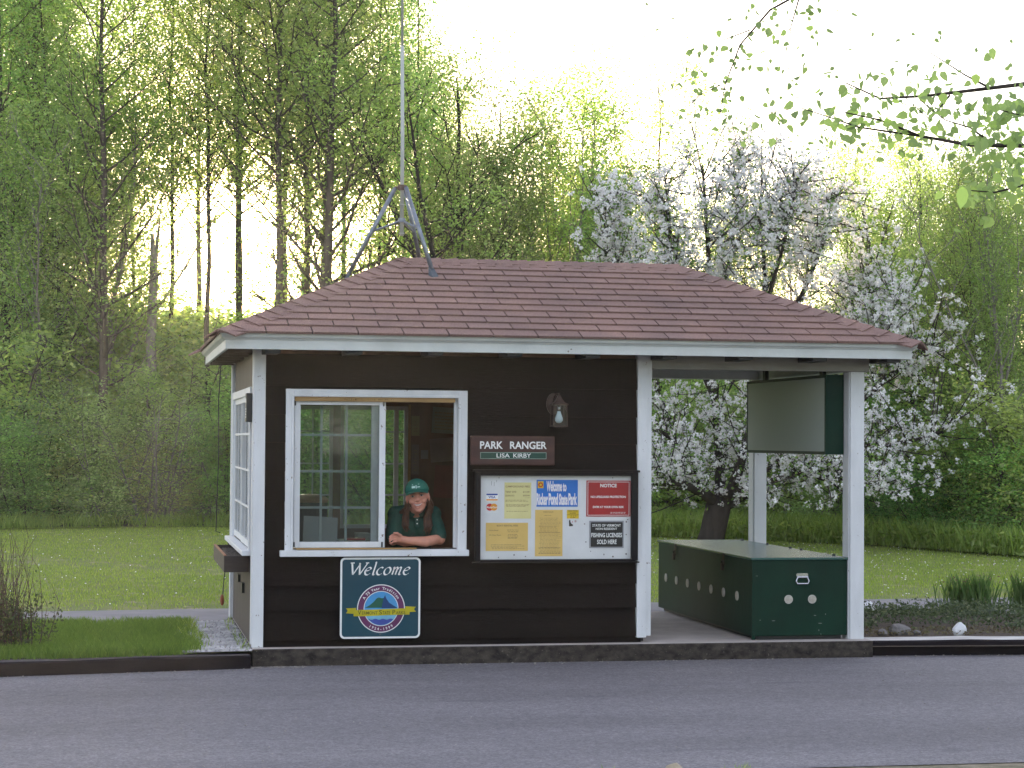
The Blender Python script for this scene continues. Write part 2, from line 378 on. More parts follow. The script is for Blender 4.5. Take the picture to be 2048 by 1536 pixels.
# lawn with gentle relief, reaching back under the wood
def lawn():
    nx, ny = 90, 70
    xs = np.linspace(-30, 40, nx); ys = np.linspace(0, 1, ny)**1.4*60 + .05
    V = []; rg = random.Random(3)
    for j in range(ny):
        for i in range(nx):
            y = ys[j]; x = xs[i]
            z = -.022
            if y > 3.9: z += .02*math.sin(x*.7+1)*math.sin(y*.5) * min(1, (y-3.9)/3)
            V.append((x, y, z))
    F = [(j*nx+i, j*nx+i+1, (j+1)*nx+i+1, (j+1)*nx+i) for j in range(ny-1) for i in range(nx-1)]
    mb = MB(); mb.add(V, F); o = mb.build('lawn', LAWNM, smooth=True); o['kind'] = 'structure'
lawn()
sheet('verge_strip', [(-30, -2.6), (0.0, -.08), (0.0, .07), (-30, .07)], -.024, LAWNM)
PATH = [(-40, 1.5), (-1.7, 2.02), (0, 2.08), (5.4, 2.50), (30, 3.4), (30, 4.6), (5.8, 3.55), (0, 3.25), (-1.5, 3.15), (-40, 2.7)]
sheet('path', PATH, -.012, PATHM)
sheet('bed_edge', [(4.415, -.05), (12, -.65), (12, .4), (4.415, .4)], -.05, SOIL)
sheet('gravel_bed', [(-.46, -.16), (.0, -.12), (.0, 2.07), (-.40, 2.06)], -.010, GRAVM)
sheet('flower_bed_soil', [(4.42, .262), (8.9, -.085), (12, -.3), (12, 2.3), (6.0, 2.35), (4.42, 2.3)], -.016, SOIL)
# booth slab
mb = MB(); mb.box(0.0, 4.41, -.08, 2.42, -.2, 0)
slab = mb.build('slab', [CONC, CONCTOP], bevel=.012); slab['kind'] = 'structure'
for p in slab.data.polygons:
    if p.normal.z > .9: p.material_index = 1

def curb(name, p0, p1, top, label, wid=.15, topm=None, seed=1):
    p0 = Vector(p0); p1 = Vector(p1); d = (p1-p0).normalized(); n = Vector((-d.y, d.x))
    mb = MB(); L = (p1-p0).length; k = int(L/.25)+1; rg = random.Random(seed)
    rings = []
    for i in range(k+1):
        c = p0 + d*(L*i/k); j = rg.uniform(-.004, .004); jz = rg.uniform(-.004, .004)
        rings.append([(c.x+n.x*j, c.y+n.y*j, -.2), (c.x+n.x*j, c.y+n.y*j, top-.012+jz), (c.x+n.x*(.012+j), c.y+n.y*(.012+j), top+jz),
                      (c.x+n.x*(wid+j), c.y+n.y*(wid+j), top+jz), (c.x+n.x*wid, c.y+n.y*wid, -.2)])
    vs_ = [p for r_ in rings for p in r_]; fs = []; 
    for i in range(k):
        for q in range(4): fs.append((i*5+q, i*5+q+1, (i+1)*5+q+1, (i+1)*5+q))
    fs += [(0, 1, 2, 3, 4), tuple(k*5+q for q in (4, 3, 2, 1, 0))]
    mb.add(vs_, fs); o = mb.build(name, [TIMBER, topm or TIMBER])
    for p in o.data.polygons:
        if p.normal.z > .8: p.material_index = 1
    return tag(o, label, 'kerb timber')
curb('kerb_timber', (-2.45, -.556), (-.015, -.178), -.028, 'dark brown kerb timber between the booth slab and the twiggy bush', seed=2, topm=mat('greyed_timber_top', (.13, .11, .12), .8, (.07, .06, .066), 5, (.6, 5, 5), .4, 30))
curb('kerb_timber', (-5.6, -1.045), (-2.47, -.56), -.030, 'dark brown kerb timber running out of the picture at the left edge', seed=3, topm=bpy.data.materials['greyed_timber_top'])
curb('kerb_timber', (4.425, .015), (8.9, -.33), -.010, 'long kerb timber with a bleached white top below the rock bed', wid=.25, seed=4, topm=TIMBERPALE)

# ================================================================== THE BOOTH
booth = empty('ranger_booth', 'small dark brown ranger booth with white trim, brown hip roof and open porch', 'booth')
WX0, WX1, WZ0, WZ1 = .216, 1.467, .645, 1.750          # front window casing outline
# front siding: tapered boards, cut round the window
seams = [-.045, .045, .245, .412, .605, .80, .985, 1.19, 1.385, 1.575, 1.770, 1.99]
mb = MB(); rg = random.Random(5)
def board(x0, x1, z0, z1, j):
    yb, yt = -.006+j, .020+j
    if z1-z0 < .004 or x1-x0 < .004: return
    mb.add([(x0, yb, z0), (x1, yb, z0), (x1, yt, z1), (x0, yt, z1), (x0, .06, z0), (x1, .06, z0), (x1, .06, z1), (x0, .06, z1)],
           [(0, 1, 2, 3), (0, 4, 5, 1), (3, 2, 6, 7), (0, 3, 7, 4), (1, 5, 6, 2)])
for a, b in zip(seams[:-1], seams[1:]):
    j = rg.uniform(-.002, .002); X0, X1 = .080, 2.716
    wx0, wx1, wz0, wz1 = WX0+.03, WX1-.03, WZ0+.02, WZ1-.02
    b2 = b-.0005
    if b <= wz0 or a >= wz1: board(X0, X1, a, b2, j)
    else:
        board(X0, wx0, a, b2, j); board(wx1, X1, a, b2, j)
        if a < wz0: board(wx0, wx1, a, wz0, j)
        if b > wz1: board(wx0, wx1, wz1, b2, j)
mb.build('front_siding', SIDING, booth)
# inner faces of the walls, ceiling, floor
mb = MB()
mb.box(.03, WX0+.03, .062, .10, -.0, 2.02); mb.box(WX1-.03, 2.70, .062, .10, 0, 2.02)
mb.box(WX0+.03, WX1-.03, .062, .10, 0, WZ0+.02); mb.box(WX0+.03, WX1-.03, .062, .10, WZ1-.02, 2.02)
mb.box(2.64, 2.70, .10, 2.26, 0, 2.02)
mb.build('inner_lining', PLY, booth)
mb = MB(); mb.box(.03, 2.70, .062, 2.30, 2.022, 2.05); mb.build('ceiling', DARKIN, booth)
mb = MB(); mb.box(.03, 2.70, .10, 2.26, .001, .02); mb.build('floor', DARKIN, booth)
# back wall round its windows
BW = [(.20, .785), (.845, 1.385)]; BZ0, BZ1 = .70, 1.675
mb = MB()
mb.box(.03, .20, 2.26, 2.31, 0, 2.02); mb.box(.785, .845, 2.262, 2.308, 0, 2.02); mb.box(1.385, 2.70, 2.26, 2.31, 0, 2.02)
for a, b in BW: mb.box(a, b, 2.26, 2.31, 0, BZ0); mb.box(a, b, 2.26, 2.31, BZ1, 2.02)
mb.build('back_wall', PLY, booth)
for k, (a, b) in enumerate(BW):
    f = MB()
    for u0, u1, v0, v1 in ((a, a+.028, BZ0, BZ1), (b-.028, b, BZ0, BZ1), (a+.028, b-.028, BZ0, BZ0+.03), (a+.028, b-.028, BZ1-.03, BZ1)):
        f.box(u0, u1, 2.27, 2.30, v0, v1)
    vx = [.625] if k == 0 else []
    if k == 1: f.box(1.275, 1.312, 2.272, 2.298, BZ0+.03, BZ1-.03)
    for x in vx: f.box(x-.006, x+.006, 2.278, 2.292, BZ0+.03, BZ1-.03)
    xa, xb = (a+.028, b-.028) if k == 0 else (1.16, b-.028)
    for z in (1.47, 1.215, .965): f.box(xa, xb, 2.279, 2.291, z-.006, z+.006)
    wn = f.build('back_window', WHITEC, booth)
    g = MB(); g.box(a+.028, b-.028, 2.284, 2.287, BZ0+.03, BZ1-.03); g.build('pane', GLASS, wn)
f = MB(); f.box(1.386, 1.404, 2.235, 2.259, .70, 1.69); f.build('window_trim', WOODRAW, booth)

# front window
wnd = MB()
cx0, cx1, cz0, cz1 = .272, 1.402, .660, 1.697
wnd.box(WX0, cx0, -.014, .03, WZ0, WZ1); wnd.box(cx1, WX1, -.014, .03, WZ0, WZ1)
wnd.box(cx0, cx1, -.013, .03, cz1, WZ1)
wnd.box(cx0-.016, cx0-.0005, -.022, -.0142, WZ0+.01, cz1+.016); wnd.box(cx1+.0005, cx1+.016, -.022, -.0142, WZ0+.01, cz1+.016); wnd.box(cx0-.016, cx1+.016, -.0225, -.0132, cz1+.0005, cz1+.0165)
window = wnd.build('window', WHITE, booth, bevel=.003)
j = MB(); j.box(cx0-.004, cx0+.006, .0301, .115, cz0, cz1); j.build('jamb', WHITE, window)
j = MB(); j.box(cx1-.006, cx1+.004, .0301, .115, cz0, cz1); j.box(cx1-.020, cx1-.0065, .035, .06, cz0, cz1-.001); j.build('jamb', WHITE, window)
h = MB(); h.box(cx0+.0065, cx1-.021, -.004, .11, 1.668, 1.6965); h.build('head_board', WOODRAW, window)
s_ = MB(); s_.box(.182, 1.476, -.066, .0, .613, .655); s_.box(cx0-.001, cx1+.001, .0005, .13, .625, .658)
s_.build('sill', WHITE, window, bevel=.004)
lb = MB(); lb.box(cx0+.02, 1.12, -.012, .02, .6585, .668); lb.build('sill_strip', WOODRAW, window, bevel=.002)
tr = MB(); tr.box(.905, cx1-.021, .022, .10, .6585, .664); tr.build('track', mat('worn_sill_wood', (.26, .14, .09), .7, (.14, .08, .05), 8, (1, 3, 1), .2), window)
def sash(x0, x1, z0, z1, y0, y1, st, grid, m, gx, gz):
    f = MB()
    f.box(x0, x0+st[0], y0, y1, z0, z1); f.box(x1-st[1], x1, y0, y1, z0, z1)
    f.box(x0+st[0], x1-st[1], y0, y1, z0, z0+.040); f.box(x0+st[0], x1-st[1], y0, y1, z1-.024, z1)
    o = f.build('sash', m, window, bevel=.002)
    g = MB(); ym = (y0+y1)/2
    g.box(x0+st[0], x1-st[1], ym-.002, ym+.002, z0+.04, z1-.024); g.build('pane', GLASS, o)
    if grid:
        q = MB()
        for x in gx: q.box(x-.008, x+.008, ym+.0025, ym+.010, z0+.04, z1-.024)
        for z in gz: q.box(x0+st[0], x1-st[1], ym+.003, ym+.0095, z-.008, z+.008)
        q.build('muntin', mat('grey_muntin', (.46, .47, .51), .5), o)
    return o
sash(cx0+.007, .903, .669, 1.667, .024, .050, (.040, .043), False, WHITE, [], [])
sash(cx0+.007, .872, .669, 1.667, .062, .088, (.030, .062), True, mat('inner_sash_paint', (.50, .50, .53), .5), [.468, .640], [1.438, 1.189, .941])
for x, z in ((.283, 1.655), (.890, 1.655), (.885, .69), (.283, .69)):
    st = MB(); st.box(x-.006, x+.004, .018, .0238, z-.018, z+.018); st.build('catch', BLACKM, window)
mk = MB(); rg = random.Random(12)       # faded pencil marks on the head board, not legible in the photo
for k in range(24):
    if k in (6, 7, 15): continue
    x = .615+k*.0145; mk.box(x, x+rg.uniform(.003, .009), -.0048, -.0042, 1.676+rg.uniform(0, .005), 1.686+rg.uniform(-.004, .003))
mk.build('pencil_mark', mat('pencil_brown', (.09, .05, .02), .8), window)

# corner boards
mb = MB(); mb.box(0.0, .078, -.016, .004, .0, 2.02); mb.box(-.006, .0135, .0045, .09, .02, 2.02)
mb.build('corner_board', WHITE, booth, bevel=.003)
mb = MB(); mb.box(2.680, 2.748, -.020, .10, .034, 2.02); mb.box(2.7485, 2.785, -.006, .10, .046, 2.02)
mb.build('corner_board', WHITE, booth, bevel=.003)
mb = MB(); mb.box(-.020, .012, 2.26, 2.34, .0, 2.02); mb.box(-.020, .05, 2.3405, 2.36, 0, 2.02)
mb.build('corner_board', WHITE, booth, bevel=.003)
mb = MB(); mb.box(2.70, 2.76, .105, 2.30, 0, 2.02); mb.build('end_wall', SIDEPLY, booth)

# left side wall with its window
sy0, sy1, sz0, sz1 = .17, 2.24, .645, 1.765
mb = MB()
mb.box(.008, .029, .0905, sy0+.02, -.02, 2.02); mb.box(.008, .029, sy1-.02, 2.259, -.02, 2.02)
mb.box(.008, .029, sy0+.02, sy1-.02, -.02, sz0+.01); mb.box(.008, .029, sy0+.02, sy1-.02, sz1-.02, 2.02)
mb.build('side_wall', SIDEPLY, booth)
mb = MB()
for y0, y1, z0, z1 in ((sy0, sy0+.06, sz0, sz1), (sy1-.06, sy1, sz0, sz1), (sy0+.06, sy1-.06, sz1-.055, sz1)): mb.box(-.016, .0078, y0, y1, z0, z1)
sw = mb.build('side_window', WHITEC, booth, bevel=.002)
mb = MB()
for y0, y1 in ((sy0+.06, 1.22), (1.2205, sy1-.06)):
    xx = .0 if y0 < 1 else .008
    mb.box(-.004+xx, .0158+xx, y0, y0+.045, sz0+.01, sz1-.055); mb.box(-.004+xx, .0158+xx, y1-.045, y1, sz0+.01, sz1-.055)
    mb.box(-.004+xx, .0158+xx, y0+.045, y1-.045, sz0+.01, sz0+.055); mb.box(-.004+xx, .0158+xx, y0+.045, y1-.045, sz1-.095, sz1-.055)
    for z in (1.44, 1.187, .931): mb.box(-.002+xx, .0095+xx, y0+.045, y1-.045, z-.008, z+.008)
    for q in (1, 2):
        y = y0+.045+(y1-y0-.09)*q/3; mb.box(-.0015+xx, .009+xx, y-.007, y+.007, sz0+.055, sz1-.095)
mb.build('sash', WHITEC, sw)
mb = MB(); mb.box(.0185, .0205, sy0+.02, sy1-.02, sz0+.01, sz1-.02); mb.build('pane', GLASS, sw)
mb = MB(); mb.box(.030, .033, sy0+.02, sy1-.02, sz0+.01, sz1-.02); mb.build('blind', BLIND, sw)
mb = MB(); mb.box(-.062, .0075, .13, 2.30, .610, .644); mb.build('sill', WHITEC, sw, bevel=.004)
mb = MB(); mb.box(-.012, .0075, 1.36, 1.48, .345, .40); mb.build('wall_vent', BLACKM, booth)
mb = MB(); mb.box(-.012, .0075, .88, 1.00, .30, .37); mb.build('wall_vent', BLACKM, booth)

# posts and beams of the porch
for y0, y1 in ((-.0, .145), (2.18, 2.32)):
    mb = MB(); mb.box(4.265, 4.370, y0, y1, .0, 1.919); mb.box(4.2555, 4.2648, y0+.012, y1-.012, .0, 1.919)
    mb.build('post', WHITE, booth, bevel=.004)
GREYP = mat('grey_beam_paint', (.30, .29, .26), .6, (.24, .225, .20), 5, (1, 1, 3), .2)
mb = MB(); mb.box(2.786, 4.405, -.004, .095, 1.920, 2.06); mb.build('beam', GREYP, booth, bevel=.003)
mb = MB(); mb.box(2.786, 4.405, 2.225, 2.32, 1.925, 2.06); mb.build('beam', WHITEC, booth, bevel=.003)
mb = MB(); mb.box(4.31, 4.40, .0955, 2.2245, 1.925, 2.058); mb.build('beam', WHITEC, booth, bevel=.003)
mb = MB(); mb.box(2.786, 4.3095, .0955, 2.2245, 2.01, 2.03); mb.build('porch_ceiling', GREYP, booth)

# ---- roof
EX0, EX1, EY0, EY1, EZ = -.253, 4.627, -.39, 2.65, 2.106
RL = Vector((1.15, 1.13, 2.746)); RR = Vector((3.29, 1.13, 2.746))
A = Vector((EX0, EY0, EZ)); B = Vector((EX1, EY0, EZ)); Cc = Vector((EX1, EY1, EZ)); Dd = Vector((EX0, EY1, EZ))
def clip(poly, edge):
    (ax, ay), (bx, by) = edge; out = []
    def side(p): return (bx-ax)*(p[1]-ay)-(by-ay)*(p[0]-ax)
    for i in range(len(poly)):
        p, q = poly[i], poly[(i+1) % len(poly)]; sp, sq = side(p), side(q)
        if sp >= 0: out.append(p)
        if sp*sq < 0:
            t_ = sp/(sp-sq); out.append((p[0]+(q[0]-p[0])*t_, p[1]+(q[1]-p[1])*t_))
    return out
roof_mb = MB(); tones = []; rg = random.Random(8)
def roof_plane(P0, P1, P2, P3):
    """P0,P1 eave (left to right seen from outside), P2,P3 upper end"""
    u = (P1-P0).normalized(); n = u.cross(P2-P0).normalized(); v = n.cross(u)
    if v.z < 0: v = -v
    if n.z < 0: n = -n
    quad = [((p-P0).dot(u), (p-P0).dot(v)) for p in (P0, P1, P2, P3)]
    if (quad[2][0]-quad[3][0])**2 + (quad[2][1]-quad[3][1])**2 < 1e-8: quad = quad[:3]
    Lu = quad[1][0]; Lv = quad[2][1]; e = Lv/12.6; T = .305
    r_ = 0; v0 = 0.0
    while v0 < Lv:
        v1 = min(v0+e, Lv)
        k0 = -1; off = (r_ % 2)*.1525 + rg.uniform(-.006, .006)
        x = -T+off
        while x < Lu:
            poly = [(x+.0045, v0 if r_ else -.014), (x+T-.0045, v0 if r_ else -.014), (x+T-.0045, v1+.004), (x+.0045, v1+.004)]
            for i in range(len(quad)):
                if r_ == 0 and i == 0: continue
                poly = clip(poly, (quad[i], quad[(i+1) % len(quad)]))
                if len(poly) < 3: break
            if len(poly) >= 3:
                jit = rg.uniform(-.0005, .0005)
                def P(a, b, top=True):
                    h_ = (.017 + jit - .012*(b-v0)/e) if top else .001
                    return P0 + u*a + v*b + n*h_
                m_ = len(poly)
                roof_mb.add([P(a, b) for a, b in poly] + [P(a, b, False) for a, b in poly],
                            [tuple(range(m_))] + [(i, m_+i, m_+(i+1) % m_, (i+1) % m_) for i in range(m_)])
                tn = min(1, max(0, rg.gauss(.5, .22))); tones.extend([tn]+[0]*m_)
            x += T
        v0 += e; r_ += 1
roof_plane(A, B, RR, RL); roof_plane(B, Cc, RR, RR); roof_plane(Cc, Dd, RL, RR); roof_plane(Dd, A, RL, RL)
roof = roof_mb.build('roof', [SHING], booth, fixn=False)
at_ = roof.data.attributes.new('tone', 'FLOAT', 'FACE'); at_.data.foreach_set('value', tones)
mb = MB(); mb.add([A, B, Cc, Dd, RL, RR], [(0, 1, 5, 4), (1, 2, 5), (2, 3, 4, 5), (3, 0, 4)]); mb.build('underlay', SHBASE, roof, fixn=False)
cap = MB(); ct = []
def caps(P, Q, n1, n2, e=.132, w=.135):
    d = (Q-P); L = d.length; d.normalize()
    s1 = n1.cross(d).normalized(); s2 = d.cross(n2).normalized()
    if s1.z > 0: s1 = -s1
    if s2.z > 0: s2 = -s2
    t_ = -.012
    while t_ < L-.03:
        a, b = t_, min(t_+e+.012, L+.03); ring = []
        for tt, hh in ((a, .024), (b, .013)):
            base = P + d*tt; up = (n1+n2).normalized()
            ring += [base+s1*w+n1*(hh-.008), base+s1*w*.35+n1*(hh-.001), base+up*(hh+.003), base+s2*w*.35+n2*(hh-.001), base+s2*w+n2*(hh-.008)]
        low = [p-(n1+n2).normalized()*.012 for p in ring[:5]]
        vs_ = ring+low; m_ = [(i, i+1, i+6, i+5) for i in range(4)] + [(i, 10+i, 11+i, i+1) for i in range(4)]
        # edges along the sides
        vs_ += [ring[5]-n1*.012, ring[9]-n2*.012]
        m_ += [(0, 5, 15, 10), (4, 14, 16, 9)]
        cap.add(vs_, m_); tn = min(1, max(0, rg.gauss(.5, .25))); ct.extend([tn]*4+[0]*6)
        t_ += e
def nrm(a, b, c):
    n = (b-a).cross(c-a).normalized(); return n if n.z > 0 else -n
nF = nrm(A, B, RR); nB = nrm(Cc, Dd, RL); nL = nrm(Dd, A, RL); nR = nrm(B, Cc, RR)
caps(A, RL, nL, nF); caps(Dd, RL, nB, nL); caps(B, RR, nF, nR); caps(Cc, RR, nR, nB); caps(RR, RL, nF, nB)
co = cap.build('ridge_cap', [SHING], roof, fixn=False)
at_ = co.data.attributes.new('tone', 'FLOAT', 'FACE'); at_.data.foreach_set('value', ct)
# fascia and crown strip, mitred round the eaves
def ring_sweep(mb, sec, x0, x1, y0, y1):
    cs = [(x0, y0, -1, -1), (x1, y0, 1, -1), (x1, y1, 1, 1), (x0, y1, -1, 1)]; m_ = len(sec); vs_ = []
    for cx, cy_, sx, sy in cs:
        for off, z in sec: vs_.append((cx+sx*off, cy_+sy*off, z))
    fs = [(c*m_+i, c*m_+(i+1) % m_, ((c+1) % 4)*m_+(i+1) % m_, ((c+1) % 4)*m_+i) for c in range(4) for i in range(m_)]
    mb.add(vs_, fs)
GREYW = mat('weathered_white_fascia', (.60, .62, .60), .5, (.50, .52, .50), 3, (1, 1, 1), .15, 50, spots=(.73, 14, (.10, .08, .07)))
mb = MB(); ring_sweep(mb, [(0, 2.000), (0, 2.062), (-.022, 2.062), (-.022, 2.000)], -.213, 4.587, -.35, 2.61); mb.build('fascia', GREYW, booth, bevel=.002)
mb = MB(); ring_sweep(mb, [(-.02, 2.0625), (.004, 2.0625), (.009, 2.070), (.024, 2.078), (.030, 2.090), (.032, 2.1035), (-.02, 2.1035)], -.213, 4.587, -.35, 2.61); mb.build('crown_moulding', GREYW, booth)
RAFT = mat('dark_rafter', (.03, .027, .025), .7)
def slope_z(y): return EZ + (y-EY0)*(RL.z-EZ)/(RL.y-EY0)
for i in range(9):
    x = 2.825 + (i-5)*.545
    if 0 < x < 4.5:
        for s in (0, 1):
            y0, y1 = (-.327, -.006) if s == 0 else (2.33, 2.588)
            mb = MB(); mb.box(x-.052, x+.052, y0, y1, 1.978, 2.08); mb.build('rafter_tail', RAFT, booth, bevel=.002)
for y in (.1, .55, 1.0, 1.45, 1.9, 2.25):
    for a_, b_ in ((-.190, -.008), (4.41, 4.56)):
        mb = MB(); mb.box(a_, b_, y-.025, y+.025, 1.985, 2.08); mb.build('rafter_tail', RAFT, booth, bevel=.002)
mb = MB(); zz = 2.084
mb.add([(-.2, -.34, zz), (4.57, -.34, zz), (4.57, 2.6, zz), (-.2, 2.6, zz)], [(0, 1, 2, 3)]); mb.build('soffit', mat('soffit_boards', (.06, .052, .045), .8), booth, fixn=False)
mb = MB(); mb.box(2.45, 2.475, .28, .30, 2.235, 2.24); 

# ================================================================== THINGS ON THE BOOTH
def lantern():
    t = empty('wall_lantern', 'small bronze wall lantern with a clear bulb above the brown name sign', 'lantern', (2.094, 0, 1.62))
    def L(mb, name, m, **k):
        mb.v = [(x-2.094, y, z-1.62) for x, y, z in mb.v]; return mb.build(name, m, t, **k)
    mb = MB(); mb.prism([(2.075+.05*math.cos(a), 1.665+.075*math.sin(a)) for a in [R(15*i) for i in range(24)]], lambda u, v, d: (u, .0-d, v), .018); L(mb, 'backplate', BRONZE)
    mb = MB(); mb.tube([(2.075, -.018, 1.69), (2.075, -.05, 1.72), (2.085, -.08, 1.735), (2.094, -.10, 1.722)], .007, 8); L(mb, 'arm', BRONZE, smooth=True)
    mb = MB()
    def sq(z, r): return [(2.094-r, -.10-r, z), (2.094+r, -.10-r, z), (2.094+r, -.10+r, z), (2.094-r, -.10+r, z)]
    prof = [(1.742, .003), (1.735, .007), (1.728, .004), (1.72, .010), (1.70, .018), (1.675, .034), (1.664, .055), (1.656, .055)]
    vs_ = [p for z, r in prof for p in sq(z, r)]; fs = []
    for i in range(len(prof)-1):
        for k in range(4): fs.append((i*4+k, i*4+(k+1) % 4, (i+1)*4+(k+1) % 4, (i+1)*4+k))
    fs += [(0, 1, 2, 3), tuple(len(prof)*4-4+k for k in range(4))]
    mb.add(vs_, fs); L(mb, 'roof', BRONZE)
    mb = MB()
    for sx in (-1, 1):
        for sy in (-1, 1):
            mb.tube([(2.094+sx*.046, -.10+sy*.046, 1.656), (2.094+sx*.050, -.10+sy*.050, 1.512)], .0035, 4)
    mb.box(2.094-.054, 2.094+.054, -.154, -.046, 1.505, 1.513); L(mb, 'cage', BRONZE)
    mb = MB()
    for a, b in (((-.046, -.046), (.046, -.046)), ((.046, -.046), (.046, .046)), ((-.046, .046), (-.046, -.046))):
        mb.add([(2.094+a[0], -.10+a[1], 1.514), (2.094+b[0], -.10+b[1], 1.514), (2.094+b[0], -.10+b[1], 1.655), (2.094+a[0], -.10+a[1], 1.655)], [(0, 1, 2, 3)])
    L(mb, 'glass', GLASS)
    mb = MB(); mb.tube([(2.094, -.10, 1.656), (2.094, -.10, 1.612)], .012, 10, 1)
    pr = [(.012, 1.613), (.014, 1.60), (.022, 1.580), (.028, 1.562), (.027, 1.548), (.018, 1.535), (.004, 1.531)]
    mb.tube([(2.094, -.10, z) for r, z in pr], [r for r, z in pr], 16, 0); L(mb, 'bulb', [mat('frosted_bulb', (.55, .66, .72), .15, (.5, .6, .66), 5), STEEL], smooth=True)
lantern()

def name_sign():
    t = empty('name_sign', 'routed brown wooden sign with a green name strip, right of the window', 'sign', (1.783, 0, 1.34))
    def L(mb, name, m, **k):
        mb.v = [(x-1.783, y, z-1.34) for x, y, z in mb.v]; return mb.build(name, m, t, **k)
    mb = MB(); mb.box(1.487, 2.080, -.038, .003, 1.237, 1.440); L(mb, 'board', BROWNSIGN, bevel=.006)
    mb = MB(); put_text(mb, 'PARK', 1.551, 1.712, 1.350, 1.402, -.040, .022); put_text(mb, 'RANGER', 1.762, 2.022, 1.350, 1.402, -.040, .022); L(mb, 'lettering', WHITEMARK, fixn=False)
    mb = MB(); mb.box(1.553, 2.020, -.0415, -.0385, 1.281, 1.327, 0); mb.box(1.557, 2.016, -.0425, -.0416, 1.285, 1.323, 1); L(mb, 'name_plate', [mat('pale_edge', (.25, .35, .3), .5), SIGNGREEN])
    mb = MB(); put_text(mb, 'LISA', 1.667, 1.760, 1.290, 1.319, -.044, .01); put_text(mb, 'KIRBY', 1.785, 1.910, 1.290, 1.319, -.044, .01); L(mb, 'name_lettering', WHITEMARK, fixn=False)
name_sign()

# ---- notice board and everything pinned to it
nb = empty('notice_board', 'white notice board in a dark frame, mounted right of the ranger window', 'notice board', (2.095, 0, .88))
def NBL(mb, name, m, parent=nb, org=(2.095, 0, .88), **k):
    mb.v = [(x-org[0], y-org[1], z-org[2]) for x, y, z in mb.v]; return mb.build(name, m, parent, **k)
mb = MB()
mb.box(1.520, 1.556, -.060, .0, .578, 1.19); mb.box(2.632, 2.676, -.060, .0, .578, 1.19)
mb.box(1.5565, 2.6315, -.060, .0, 1.166, 1.19); mb.box(1.5565, 2.6315, -.062, .0, .570, .586); mb.box(1.505, 2.685, -.075, .0, 1.1905, 1.206)
mb.box(1.505, 2.685, -.068, .0, .560, .5695)
NBL(mb, 'frame', mat('board_frame', (.009, .007, .008), .6, spec=.2), bevel=.003)
mb = MB(); mb.box(1.5565, 2.6315, -.020, .0, .5865, 1.1655); NBL(mb, 'panel', BOARDW)
mb = MB(); rg = random.Random(4)
for x, z in ((1.69, 1.15), (2.50, 1.152), (1.69, .60), (2.505, .602), (2.31, .705), (2.60, .755), (2.345, .64), (2.44, .617), (2.60, .62), (2.30, .83), (2.52, .845), (2.60, .845), (2.61, .86), (1.80, .617), (1.88, .606)):
    mb.ell((x, -.0205, z), (rg.uniform(.003, .006), .003, rg.uniform(.003, .007)), nu=8, nv=5)
for (x, z, l) in ((1.637, 1.128, .03), (1.655, 1.12, .028), (1.672, 1.135, .015)): mb.box(x, x+.002, -.0212, -.0203, z-l, z)
NBL(mb, 'pin', mat('rusty_pin', (.12, .09, .08), .5))
YB = -.0206
def poster(name, label, x0, x1, z0, z1, m, th=.0012):
    c = ((x0+x1)/2, YB-th, (z0+z1)/2)
    o = empty(name, label, 'notice' if 'poster' not in name else 'poster', c)
    mb = MB(); mb.box(x0-c[0], x1-c[0], 0, th, z0-c[2], z1-c[2]); mb.build('panel', m, o)
    return o, c
def onto(o, c, mb, name, m):
    mb.v = [(x-c[0], y-c[1], z-c[2]) for x, y, z in mb.v]; return mb.build(name, m, o, fixn=False)
def lines(mb, x0, x1, zs, y, rg, h=.0035, gap=.25, mi=0):
    for z in zs:
        x = x0+rg.uniform(0, .01)
        xe = x1-rg.uniform(0, (x1-x0)*.25)
        while x < xe:
            l = rg.uniform(.006, .022); mb.add([(x, y, z), (min(x+l, xe), y, z), (min(x+l, xe), y, z+h), (x, y, z+h)], [(0, 1, 2, 3)], mi); x += l+.005
rg = random.Random(21)
# px->board: x = 1.556+(p-52)/1932*1.076, z = 1.166-(q-8)/1070*.58 (read from the survey picture)
def bx(p): return 1.556+(p-52)/1932*1.076
def bz(q): return 1.166-(q-12)/1066*.580
# card stickers
o, c = poster('card_sticker', 'white card sticker with blue and orange bands on the notice board', bx(128), bx(282), bz(338), bz(238), WHITEMARK, .0008)
mb = MB(); y = c[1]-.0006
mb.box(bx(134), bx(277), y, c[1], bz(262), bz(243), 0); mb.box(bx(134), bx(277), y, c[1], bz(331), bz(312), 1)
put_text(mb, 'VISA', bx(160), bx(250), bz(303), bz(270), y, .02, 0); onto(o, c, mb, 'print', [NAVY, ORANGE])
o, c = poster('card_sticker', 'card sticker with overlapping red and orange discs on the notice board', bx(122), bx(288), bz(490), bz(362), BOARDW, .0008)
mb = MB(); y = c[1]-.0006
r_ = (bx(230)-bx(134))/2
for cx_, mi, yy in ((bx(178), 0, y), (bx(230), 1, y-.0003)):
    P = disc(cx_, bz(414), r_*.93, 32); mb.add([(a, yy, b) for a, b in P], [tuple(range(32))], mi)
put_text(mb, 'MasterCard', bx(138), bx(272), bz(428), bz(402), y-.0007, .02, 2); onto(o, c, mb, 'print', [RED, ORANGE, WHITEMARK])
